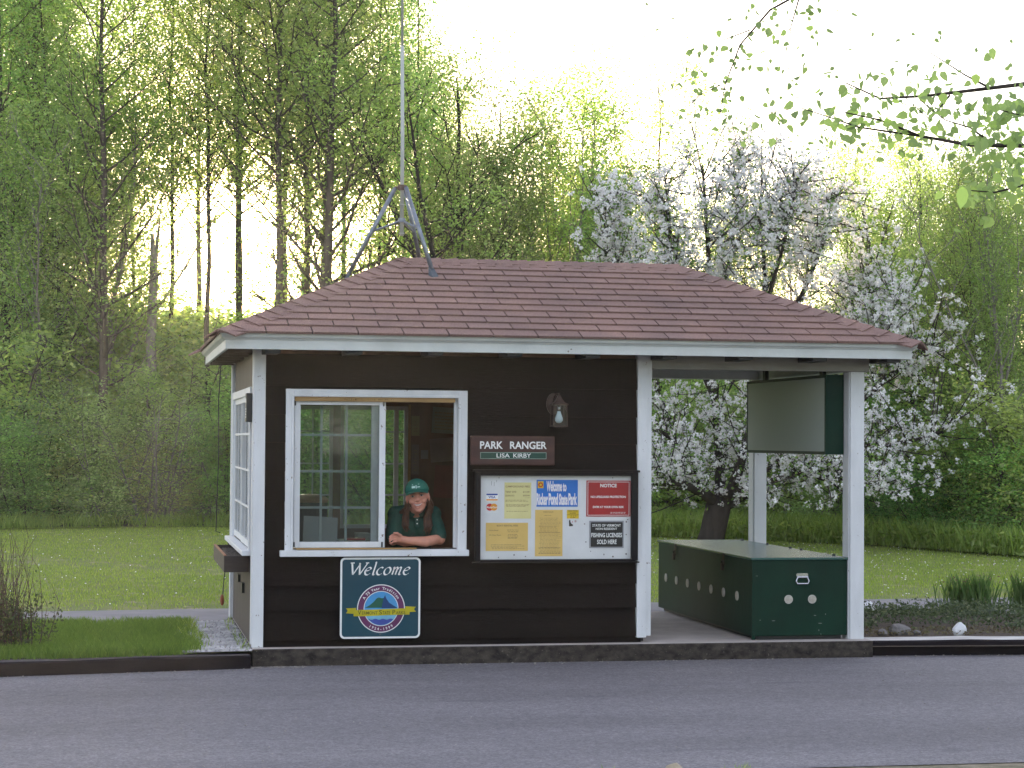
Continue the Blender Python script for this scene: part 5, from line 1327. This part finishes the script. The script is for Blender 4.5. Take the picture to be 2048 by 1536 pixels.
for i in range(15):      # the wood across the road, which the window panes and the chest mirror
    x = -30+i*4.3+rg.uniform(-1, 1); y = -33+rg.uniform(-4, 2); key = rg.choice(['tall', 'tallb', 'tallg']); tm, cm, H = PROTO[key]; s_ = rg.uniform(.72, .95)
    e = empty('tree', 'leafy tree on the far side of the road, mirrored dimly in the booth glass', 'tree', (x, y, -.15), 'trees across the road'); e.scale = (s_*1.3, s_*1.3, s_); e.rotation_euler = (0, 0, rg.uniform(0, 6))
    link(bpy.data.objects.new('trunk', tm), e); link(bpy.data.objects.new('crown', cm), e)
    tm, cm, H = PROTO[rg.choice(['sh_dark', 'sh_grey'])]; e = empty('shrub', 'leafy shrub on the far side of the road, mirrored dimly in the booth glass', 'shrub', (x+2, y+2.5, -.15), 'shrubs across the road'); e.scale = (1.6, 1.4, 1.1)
    link(bpy.data.objects.new('stem', tm), e); link(bpy.data.objects.new('foliage', cm), e)
# forest floor beyond the lawn
E_ = [at(px, 874, D_edge(px)+.25) for px in range(-400, 2500, 120)]
pts = [(p.x, p.y) for p in E_]
mb = MB(); V = [(x, y, .012) for x, y in pts]+[(x*1.0+(x-CAM_POS.x)*1.6, y+(y-CAM_POS.y)*1.6, .012) for x, y in pts]; n = len(pts)
mb.add(V, [(i, i+1, n+i+1, n+i) for i in range(n-1)]); o = mb.build('forest_floor', FLOORM); o['kind'] = 'structure'

# ---- the apple tree in blossom
def apple():
    base = at(1422, 874, 27.2); t = empty('apple_tree', 'old apple tree in full white blossom behind the porch, with a short dark trunk', 'tree', (base.x, base.y, 0))
    rg = random.Random(41); tr = MB(); cl = []
    W = lambda px, py, dd=0: at(px, py, 27.2+dd)-Vector((base.x, base.y, 0))
    fork = W(1440, 1005)
    tr.tube([W(1420, 1095), W(1424, 1070), W(1432, 1035), fork+Vector((0, 0, .05))], [.21, .175, .175, .17], 12)
    limbs = [([W(1600, 850, .7), W(1670, 720, .6), W(1730, 620, .4), W(1760, 560, .3)], .05), ([W(1640, 800, .2), W(1720, 720, -.4), W(1775, 660, -.6), W(1800, 620, -.6)], .05), ([W(1427, 660), W(1455, 540, .3), W(1475, 420, .4), W(1480, 300, .4)], .05), ([W(1300, 720, .8), W(1250, 600, .5), W(1215, 480, .3), W(1200, 400, .3)], .05), ([W(1530, 620, -.5), W(1570, 480, -.9), W(1590, 360, -1)], .05), ([W(1438, 1010), W(1402, 985, -.3), W(1360, 965, -.6), W(1300, 965, -.8), W(1240, 930, -1), W(1190, 860, -1.1)], .11),
             ([W(1432, 1008), W(1385, 960, .4), W(1345, 880, .8), W(1310, 760, 1), W(1280, 600, 1.1), W(1270, 460, 1)], .11),
             ([W(1440, 1010), W(1440, 930, .3), W(1430, 800, .2), W(1425, 640, 0), W(1415, 480, 0), W(1405, 330, .1)], .12),
             ([W(1448, 1010), W(1475, 950, -.3), W(1500, 860, -.5), W(1520, 700, -.6), W(1530, 560, -.5), W(1520, 400, -.5)], .12),
             ([W(1455, 1008), W(1500, 960, .5), W(1580, 900, .9), W(1660, 780, 1.0), W(1720, 640, 1.0), W(1750, 520, .9)], .11),
             ([W(1455, 1012), W(1520, 970, -.4), W(1620, 930, -.7), W(1730, 900, -.9), W(1830, 880, -1), W(1900, 860, -1)], .10),
             ([W(1500, 962, -.2), W(1600, 950, -.9), W(1700, 965, -1.3), W(1790, 990, -1.5)], .06),
             ([W(1580, 900, .6), W(1700, 820, .2), W(1800, 740, -.2), W(1870, 690, -.3)], .07),
             ([W(1345, 880, .6), W(1260, 800, .2), W(1200, 700, .1), W(1180, 600, 0)], .06),
             ([W(1520, 700, -.4), W(1600, 600, -.2), W(1650, 480, 0), W(1665, 380, 0)], .07),
             ([W(1430, 800, .2), W(1360, 640, -.4), W(1340, 480, -.6), W(1330, 350, -.6)], .07)]
    for P, r_ in limbs:
        n = len(P); r_ *= .68; tr.tube(P, [r_*(1-.8*i/(n-1)) for i in range(n)], 7, cap=False)
        for k in range(52):
            f_ = rg.uniform(.8, n-1.01); i = int(f_); s0 = P[i].lerp(P[i+1], f_-i); a = rg.uniform(0, 6.28)
            upw = rg.random() < .5; L = rg.uniform(.5, 1.25)*(1 if n > 4 else .75)
            d = Vector((math.cos(a)*.8, math.sin(a)*.8, rg.uniform(.9, 2.0) if upw else rg.uniform(-.7, .6))).normalized(); q = [s0]
            for j_ in range(4):
                d = (d+Vector((rg.uniform(-.18, .18), rg.uniform(-.18, .18), .06))).normalized(); q.append(q[-1]+d*L/4)
            tr.tube(q, [.014, .011, .009, .006, .003], 4, cap=False)
            for j_ in range(1, 5): cl.append((q[j_], 1))
            for j_ in range(3):
                b_ = q[rg.randint(1, 3)]; e = b_+Vector((rg.uniform(-1, 1), rg.uniform(-1, 1), rg.uniform(-.5, .8))).normalized()*rg.uniform(.15, .4)
                tr.tube([b_, e], [.006, .002], 3, cap=False); cl.append((e, 1)); cl.append((b_.lerp(e, .6), 1))
    tr.build('trunk', BARKD, t, smooth=True, fixn=False)
    # keep the crown inside the outline the photograph shows: open below, lower towards the right
    rng = np.random.default_rng(5)
    P = np.array([tuple(p) for p, _ in cl])
    keep = (P[:, 2] > .55) & (np.hypot(P[:, 0]-.9, P[:, 1]) < 3.4)
    P = P[keep]
    ncl = 9800; idx = rng.integers(0, len(P), ncl); C0 = P[idx]+rng.normal(0, .055, (ncl, 3))
    nb = 13; rad_ = rng.uniform(.026, .060, ncl)
    g = rng.normal(size=(ncl, nb, 3)); g /= np.linalg.norm(g, axis=2)[:, :, None]
    C = (C0[:, None, :]+g*rad_[:, None, None]*rng.uniform(.5, 1, (ncl, nb, 1))).reshape(-1, 3)
    me = leaves('blossom', C, .034, rng, BLOS, aspect=.95, tone=np.clip(rng.normal(.6, .25, len(C)), 0, 1)); link(bpy.data.objects.new('blossom', me), t)
    nl = 26000; C = P[rng.integers(0, len(P), nl)]+rng.normal(0, .10, (nl, 3))
    me = leaves('crown', C, .050, rng, L_APPLE, aspect=.55); link(bpy.data.objects.new('crown', me), t)
apple()

# ---- overhanging maple-like branches, close to the camera on the right
def overhang():
    tb = Vector((4.6, -5.2, -.12)); t = empty('overhanging_tree', 'nearby broad-leaved tree whose leafy branches hang into the upper right corner', 'tree', tb)
    rel = lambda p: p-tb
    tr = MB(); tr.tube([rel(tb)+Vector((0, 0, -.1)), Vector((-.05, 0, 1.5)), Vector((-.12, 0, 3.0)), Vector((-.1, .1, 5.0)), Vector((0, .2, 7.0))], [.2, .16, .14, .1, .05], 12)
    j1 = Vector((-.11, 0, 2.7)); j2 = Vector((-.1, .05, 3.9))
    A = lambda px, py, D: rel(at(px, py, D))
    B_ = [([j1, A(2300, 160, 8), A(2048, 168, 7.9), A(1950, 180, 7.8), A(1850, 192, 7.8), A(1760, 197, 7.8), A(1690, 165, 7.8)], .016),
          ([A(1980, 176, 7.8), A(1930, 150, 7.7), A(1860, 105, 7.6)], .007), ([A(1900, 190, 7.8), A(1860, 240, 7.8), A(1800, 185, 7.8)], .006),
          ([j1, A(2300, 330, 7.6), A(2048, 292, 7.4), A(1940, 290, 7.4), A(1840, 272, 7.5), A(1760, 240, 7.5), A(1690, 225, 7.6)], .015),
          ([A(1990, 291, 7.4), A(1940, 255, 7.4), A(1890, 240, 7.4), A(1840, 200, 7.4)], .006), ([A(1840, 272, 7.5), A(1720, 255, 7.6), A(1600, 215, 7.8), A(1540, 225, 8)], .006),
          ([j1, A(2250, 420, 7.2), A(2048, 370, 7.0), A(1990, 385, 7.0), A(1930, 380, 7.0)], .010), ([j1, A(2200, 230, 7.3), A(2060, 235, 7.2), A(1980, 215, 7.2)], .008),
          ([j2, A(2400, -60, 9.5), A(1900, -80, 10), A(1650, -40, 10.3), A(1540, 20, 10.4), A(1480, 90, 10.4), A(1450, 170, 10.4), A(1440, 230, 10.4)], .014),
          ([A(1600, -10, 10.3), A(1580, 60, 10.3), A(1590, 110, 10.4)], .006), ([A(1500, 60, 10.4), A(1420, 90, 10.4), A(1390, 120, 10.4)], .005), ([A(1440, 170, 10.4), A(1400, 190, 10.4), A(1370, 220, 10.4)], .005),
          ([A(1450, -60, 10.3), A(1360, -20, 10.4), A(1340, 20, 10.4)], .005)]
    for P, r_ in B_: n = len(P); tr.tube(P, [max(.0018, .75*r_*(1-.8*i/(n-1))) for i in range(n)], 6, cap=False)
    tr.build('trunk', BARKD, t, smooth=True, fixn=False)
    rng = np.random.default_rng(9); Cn = []; S = []
    def spray(n, px0, px1, py0, py1, D0, D1, s):
        for _ in range(n):
            Cn.append(tuple(A(rng.uniform(px0, px1), rng.uniform(py0, py1), rng.uniform(D0, D1)))); S.append(s*rng.uniform(.7, 1.25))
    def along(P, n, sp, s, D_=.12):
        for _ in range(n):
            f_ = rng.uniform(0, len(P)-1.001); i = int(f_); q = P[i].lerp(P[i+1], f_-i)
            Cn.append((q.x+rng.normal(0, sp), q.y+rng.normal(0, D_), q.z+rng.normal(0, sp)-.01)); S.append(s*rng.uniform(.7, 1.25))
    along(B_[0][0][2:], 60, .05, .050); along(B_[1][0], 16, .03, .045); along(B_[2][0], 26, .05, .05); along(B_[3][0][2:], 95, .055, .052); along(B_[4][0], 34, .05, .05)
    along(B_[5][0], 60, .05, .05); along(B_[6][0][2:], 60, .05, .055); along(B_[7][0][2:], 70, .07, .05)
    spray(210, 1940, 2120, 190, 340, 6.9, 7.8, .052); spray(55, 1930, 2100, 300, 400, 6.8, 7.6, .052); spray(26, 1600, 1900, 120, 300, 7.4, 8.4, .05); spray(120, 1540, 1930, 130, 320, 8.6, 10.5, .042); spray(16, 1450, 1560, 180, 300, 9.5, 10.5, .04); spray(14, 1660, 2040, 60, 130, 7.6, 8.4, .035)
    along(B_[8][0][3:], 90, .09, .050, .3); along(B_[9][0], 45, .08, .05, .2); along(B_[10][0], 34, .06, .05, .2); along(B_[11][0], 38, .07, .05, .2); along(B_[12][0], 14, .06, .05, .2)
    C = np.array(Cn); S = np.array(S)*.74; kk = rng.uniform(0, 1, len(C)) < .82; C = C[kk]; S = S[kk]; n = len(C)
    u = rng.normal(size=(n, 3))*.6; u[:, 2] -= .55; u /= np.linalg.norm(u, axis=1)[:, None]; q = rng.normal(size=(n, 3)); v = np.cross(u, q); v /= np.linalg.norm(v, axis=1)[:, None]
    s = S[:, None]; w_ = np.cross(u, v)
    # broad pointed leaves folded along the midrib: two three-cornered halves each
    tip = C+u*s*1.1; l1 = C+u*s*.22+v*s*.40+w_*s*.08; l2 = C+u*s*.62+v*s*.34+w_*s*.06; r1 = C+u*s*.22-v*s*.40+w_*s*.08; r2 = C+u*s*.62-v*s*.34+w_*s*.06
    P = np.concatenate([np.stack([C, l1, l2, tip], 1), np.stack([C, tip, r2, r1], 1)]); tone = np.clip(rng.normal(.5, .25, n), 0, 1)
    me = quads_mesh('crown', P, None, np.concatenate([tone, tone]), L_NEAR); link(bpy.data.objects.new('crown', me), t)
    c0 = A(1925, 372, 6.6); mb = MB(); L = .075
    oval = [(0, 0), (.016, -.012), (.022, -.03), (.014, -.055), (-.006, -.078), (-.016, -.055), (-.020, -.03), (-.014, -.010)]
    mb.add([tuple(c0+_r*a+Vector((0, 0, b))+_f*abs(a)*.3) for a, b in oval], [tuple(range(8))])
    o = mb.build('bright_leaf', L_NEAR, t, fixn=False); o.data.attributes.new('tone', 'FLOAT', 'FACE').data.foreach_set('value', [1.0])
overhang()

# ---- grass, flowers, ferns
def blades(name, X, Y, Z, hgt, wid, rng, m, lean=.45, kind='stuff', parent=None):
    n = len(X); a = rng.uniform(0, 6.28, n); b = rng.uniform(0, 6.28, n); h = hgt*rng.uniform(.5, 1.3, n); ww = wid*rng.uniform(.7, 1.3, n)
    base = np.stack([X, Y, Z], 1); dx = np.stack([np.cos(a)*ww, np.sin(a)*ww, 0*a], 1); off = np.stack([np.cos(b)*h*lean*rng.uniform(.1, 1, n), np.sin(b)*h*lean*rng.uniform(.1, 1, n), h], 1)
    P = np.stack([base-dx/2, base+dx/2, base+off*.6+dx*.3, base+off*np.array([1.25, 1.25, 1])], 1)
    me = quads_mesh(name, P, None, np.clip(rng.normal(.45, .2, n)+.07*np.sin(X*.9+2.3*np.sin(Y*.37)+.8*np.sin(X*2.7))*np.sin(Y*.8+1.7*np.sin(X*.61)), 0, 1), m); o = link(bpy.data.objects.new(name, me), parent)
    if kind: o['kind'] = kind
    return o
rng = np.random.default_rng(100)
def lawn_z(x, y): return -.022+np.where(y > 3.9, .02*np.sin(x*.7+1)*np.sin(y*.5)*np.minimum(1, (y-3.9)/3), 0)
def inside(poly, X, Y):
    c = np.zeros(len(X), bool); n = len(poly); j = n-1
    for i in range(n):
        xi, yi = poly[i]; xj, yj = poly[j]
        c ^= ((yi > Y) != (yj > Y)) & (X < (xj-xi)*(Y-yi)/(yj-yi+1e-12)+xi); j = i
    return c
X = rng.uniform(-4.5, 13, 260000); Y = 3.1+rng.uniform(0, 1, 260000)**1.25*15.5
# thinner where the real turf is worn: along the path and in dry patches
wear = np.sin(X*.8+2+1.5*np.sin(Y*.7))*np.sin(Y*.9+X*.6)+.3*np.sin(X*3.1+Y)*np.sin(Y*1.7)
k = (~inside(PATH, X, Y)) & (rng.uniform(0, 1, len(X)) < np.clip((Y-3.2)/1.4, .12, 1)*np.where(wear > .6, .45, 1))
X, Y = X[k], Y[k]; blades('lawn_grass', X, Y, lawn_z(X, Y), .026, .008, rng, G_BLADE)
X = rng.uniform(-1.72, -.34, 42000); Y = rng.uniform(-.33, 2.03, 42000)
k = (Y > -.30+(X+1.0)*.155+.03) & (Y < 2.02) & (rng.uniform(0, 1, len(X)) < np.clip((-.30+.07*np.sin(Y*7)-X)/.16, 0, 1)*np.where(np.sin(X*6+1)*np.sin(Y*4.3) > .55, .35, 1)); X, Y = X[k], Y[k]
blades('grass_patch', X, Y, 0*X-.024, .062, .006, rng, leafmat('lush_blade', (.085, .15, .02), (.17, .26, .03), .4, (.27, .35, .06), objvar=.02), .6)
X = rng.uniform(-4, 13, 3200); Y = rng.uniform(3.6, 17, 3200); k = rng.uniform(0, 1, 3200) < np.where(X > 5, .6, .12); X, Y = X[k], Y[k]; n = len(X); Z = lawn_z(X, Y)+.03
s = rng.uniform(.005, .010, n); P = np.stack([np.stack([X+s*math.cos(a), Y+s*math.sin(a), Z+.006*math.sin(a*2)], 1) for a in (0, 1.05, 2.09, 3.14, 4.19, 5.24)], 1)
o = link(bpy.data.objects.new('lawn_flowers', quads_mesh('lawn_flowers', P, None, rng.uniform(.4, 1, n), BLOS))); o['kind'] = 'stuff'
# tall grass and ferns where the lawn meets the wood
px = rng.uniform(-200, 2250, 26000); dd = rng.uniform(0, 1, 26000)**1.3*2.6+.05
E = np.array([tuple(at(a, 874, D_edge(a)+b)) for a, b in zip(px, dd)]); dens = .55+.45*np.sin(px*.013+1)*np.sin(px*.031); k = rng.uniform(0, 1, len(px)) < np.where(px > 1250, 1, np.clip(dens, .12, 1)); E = E[k]
blades('tall_grass', E[:, 0], E[:, 1], 0*E[:, 0], np.where(E[:, 0] < 3, .20, .33), .014, rng, G_TALL, .5)
px = rng.uniform(1250, 2250, 9000); dd = rng.uniform(0, 1.2, 9000); E = np.array([tuple(at(a, 874, D_edge(a)+b)) for a, b in zip(px, dd)])
E[:, 2] = rng.uniform(.02, .28, len(E)); o = link(bpy.data.objects.new('ferns', leaves('ferns', E, .09, rng, G_TALL, aspect=.35, droop=-.4))); o['kind'] = 'stuff'
# weeds at the end of the slab
# gravel
rg = random.Random(50); mb = MB()
for _ in range(1500):
    y = rg.uniform(-.12, 2.05); x = rg.uniform(-.46, -.005); r_ = rg.uniform(.006, .014)
    mb.ell((x, y, -.006), (r_, r_*rg.uniform(.7, 1), r_*.6), nu=6, nv=3)
o = mb.build('gravel', PEB, smooth=False); o['kind'] = 'stuff'
X = np.array([rg.gauss(-.36, .05) for _ in range(420)]+[rg.uniform(-.08, -.01) for _ in range(70)]); Y = np.array([rg.uniform(-.1, 2.0) for _ in range(490)])
blades('gravel_weeds', X, Y, 0*X-.012, .055, .006, rng, G_BLADE, .7)
# ---- left bush: bare reddish twigs with leaves low down
def twig_bush():
    c = Vector((-1.66, .28, -.02)); t = empty('twiggy_bush', 'twiggy reddish-brown bush with bare upright stems beside the road kerb', 'bush', c)
    rg = random.Random(61); tr = MB(); pts = []
    for k in range(95):
        a = rg.uniform(0, 6.28); sp = rg.uniform(.05, .55); L = rg.uniform(.30, .80); b_ = Vector((rg.gauss(0, .10), rg.gauss(0, .10), 0)); d = Vector((math.cos(a)*sp, math.sin(a)*sp, 1)).normalized(); q = [b_]
        for i in range(6):
            d = (d+Vector((rg.uniform(-.1, .1), rg.uniform(-.1, .1), .05))).normalized(); q.append(q[-1]+d*L/6)
            if i > 1 and rg.random() < .55:
                e = q[-1]+(d+Vector((rg.uniform(-.7, .7), rg.uniform(-.7, .7), .1))).normalized()*rg.uniform(.06, .2); tr.tube([q[-1], e], [.0022, .001], 3, cap=False)
        tr.tube(q, [.0048, .0042, .0036, .003, .0024, .0018, .0012], 4, cap=False); pts += [(p, 1.2 if p.z < .28 else .12) for p in q]
    tr.build('twig', TWIG, t, fixn=False)
    rn = np.random.default_rng(3); C, tone = crown_pts(pts, 5200, .05, rn); C[:, 2] = np.abs(C[:, 2]); k = C[:, 2] < .40+rn.uniform(0, .25, len(C)); C = C[k]; tone = tone[k]
    link(bpy.data.objects.new('foliage', leaves('foliage', C, .026, rn, leafmat('bush_leaf', (.03, .035, .015), (.07, .085, .022), .35, (.16, .12, .04)), tone=tone)), t)
twig_bush()
# ---- rock bed
def rock(name, label, cat, x, y, r_, m, seed, z=0, sharp=False):
    rg = random.Random(seed); mb = MB(); mb.ell((0, 0, 0), (1, 1, 1), nu=14, nv=9)
    pl = [Vector((rg.uniform(-1, 1), rg.uniform(-1, 1), rg.uniform(-.6, 1))).normalized() for _ in range(9)]
    out = []
    for v in mb.v:
        q = Vector(v)
        for n_ in pl:
            d = q.dot(n_)
            if d > .68: q -= n_*(d-.68)
        out.append((q.x*r_[0], q.y*r_[1], q.z*r_[2]+r_[2]*.55))
    mb.v = out; o = mb.build(name, m); o.location = (x, y, z-.01); return tag(o, label, cat)
rock('rock', 'flat-topped grey rock on the bed next to the porch post', 'rock', 4.80, .42, (.105, .06, .052), STONE, 1)
rock('rock', 'small rounded grey rock beside the flat-topped one', 'rock', 4.655, .37, (.045, .035, .032), STONE, 2)
rock('rock', 'small grey-brown rock tucked at the right of the flat-topped one', 'rock', 4.935, .40, (.04, .03, .022), STONE, 7)
rock('painted_rock', 'white painted wedge-shaped rock standing on the bed by the kerb', 'rock', 5.25, .34, (.060, .04, .062), STONEW, 5)
rock('painted_rock', 'white painted rock peeking out behind the front porch post', 'rock', 5.36, 2.42, (.06, .05, .05), STONEW, 8)
rock('edging_stone', 'long flat pale edging stone in front of the rush clumps', 'stone', 6.32, 1.95, (.20, .06, .032), mat('pale_stone', (.42, .40, .40), .9, (.26, .24, .25), 8, bump=.6), 9)
rock('edging_stone', 'rounded grey edging stone at the right end of the long flat one', 'stone', 6.64, 1.93, (.12, .07, .045), STONE, 10)
def rush(x, y, label, seed, n=230, h=.30):
    rn = np.random.default_rng(seed); t = empty('rush_clump', label, 'plant', (x, y, -.01))
    a = rn.uniform(0, 6.28, n); r_ = np.abs(rn.normal(0, .09, n)); o = blades('blade', r_*np.cos(a), r_*np.sin(a), 0*a, h, .010, rn, leafmat('rush_green', (.035, .09, .02), (.08, .16, .035), .4, (.16, .22, .06)), .35, kind=None, parent=t)
    C = np.stack([rn.normal(0, .12, 40), rn.normal(0, .09, 40), h*rn.uniform(.75, 1.15, 40)], 1); link(bpy.data.objects.new('seed_head', leaves('seed_head', C, .022, rn, mat('seed_brown', (.20, .11, .08), .8), aspect=.5)), t)
rush(6.30, 2.30, 'dark green rush clump behind the long flat stone', 71, 420, .27); rush(6.12, 2.36, 'smaller rush clump on the left flank of the dark green one', 72, 160, .25); rush(6.70, 2.25, 'rush clump furthest to the right, over the rounded grey stone', 73, 260, .27)
n = 15000; rng = np.random.default_rng(8)
X = rng.uniform(4.62, 8.5, n); Y = rng.uniform(.35, 2.1, n)
Hh = np.clip(.035+.13*np.exp(-((X-5.75)/.75)**2)*np.exp(-((Y-1.25)/.5)**2)+.05*np.exp(-((X-5.1)/.3)**2)*np.exp(-((Y-1.5)/.4)**2)+.05*np.exp(-((X-7)/.9)**2)*np.exp(-((Y-.9)/.5)**2)+.025*np.sin(X*9)*np.sin(Y*8), .015, .3)
edge = .72+.20*np.sin(X*4)+.10*np.sin(X*9.3); k = Y > edge-.12*(X > 6); X, Y, Hh = X[k], Y[k], Hh[k]
C = np.stack([X, Y, Hh*rng.uniform(.1, 1.1, len(X))], 1)
o = link(bpy.data.objects.new('ground_cover', leaves('ground_cover', C, .028, rng, leafmat('ground_cover_leaf', (.03, .05, .02), (.075, .11, .045), .35, (.17, .20, .10)), aspect=.6))); o['kind'] = 'stuff'
X = rng.uniform(4.5, 8, 2600); Y = rng.uniform(.24, .75, 2600); C = np.stack([X, Y, rng.uniform(-.004, .02, len(X))], 1)
o = link(bpy.data.objects.new('leaf_litter', leaves('leaf_litter', C, .022, rng, leafmat('litter', (.09, .06, .035), (.16, .13, .07), .2, (.12, .15, .05)), aspect=.6))); o['kind'] = 'stuff'
# grit and small weeds gathered along the foot of the slab and the kerbs
rg = random.Random(57); mb = MB()
for _ in range(420):
    x = rg.uniform(-5, 9); yl = (-.18+x*.155 if x < 0 else (-.085 if x < 4.41 else .01-(x-4.41)*.077)); r_ = rg.uniform(.003, .010)
    mb.ell((x, yl-abs(rg.gauss(0, .05))-.004, -.119), (r_, r_, r_*.6), nu=5, nv=3)
for _ in range(120):
    mb.ell((rg.uniform(-.1, .35), -.10-abs(rg.gauss(0, .035))-.01, -.119), (.008, .008, .004), nu=5, nv=3)
for _ in range(260):
    r_ = rg.uniform(.003, .007); mb.ell((rg.uniform(-3, 8), rg.uniform(-4.4, -.2), -.119), (r_, r_, r_*.5), nu=5, nv=3)
o = mb.build('road_grit', mat('road_grit', (.36, .33, .30), .9, (.15, .13, .12), 30)); o['kind'] = 'stuff'
# pebbles on the near road edge
rg = random.Random(90)
for x, y, s, lab in ((1.66, -4.52, .055, 'largest sandy stone at the near edge of the road'), (1.50, -4.50, .022, 'small sandy stone left of the largest one at the near road edge'), (1.88, -4.56, .025, 'small sandy stone right of the largest one at the near road edge')):
    rock('road_stone', lab, 'stone', x, y, (s, s*.8, s*.5), mat('sandy_stone', (.42, .36, .27), .9, (.3, .25, .18), 12, bump=.6), int(x*100), z=-.12)
X = np.array([2.0+rg.gauss(0, .05) for _ in range(14)]+[1.35+rg.gauss(0, .05) for _ in range(8)]); Y = np.array([-4.55+rg.gauss(0, .02) for _ in range(22)])
blades('verge_grass', X, Y, 0*X-.122, .035, .004, rng, G_BLADE, .7)

# ================================================================== AIR: veiling lens glare imitated by added haze in the wood, lit from behind by the low sun
HAZE_D = 0.00045
mb = MB(); mb.box(-55, 60, -45, 75, -1.3, 24); 
me = bpy.data.meshes.new('glare_haze'); me.from_pydata(mb.v, [], mb.f); hz = link(bpy.data.objects.new('glare_haze', me)); hz['kind'] = 'stuff'
m, t_, out = nodes('glare_haze_air'); pv = t_.nodes.new('ShaderNodeVolumePrincipled'); pv.inputs['Density'].default_value = HAZE_D
pv.inputs['Color'].default_value = (.95, .95, .92, 1); pv.inputs['Anisotropy'].default_value = .6; t_.links.new(pv.outputs[0], out.inputs['Volume']); me.materials.append(m)
cy.volume_bounces = 0
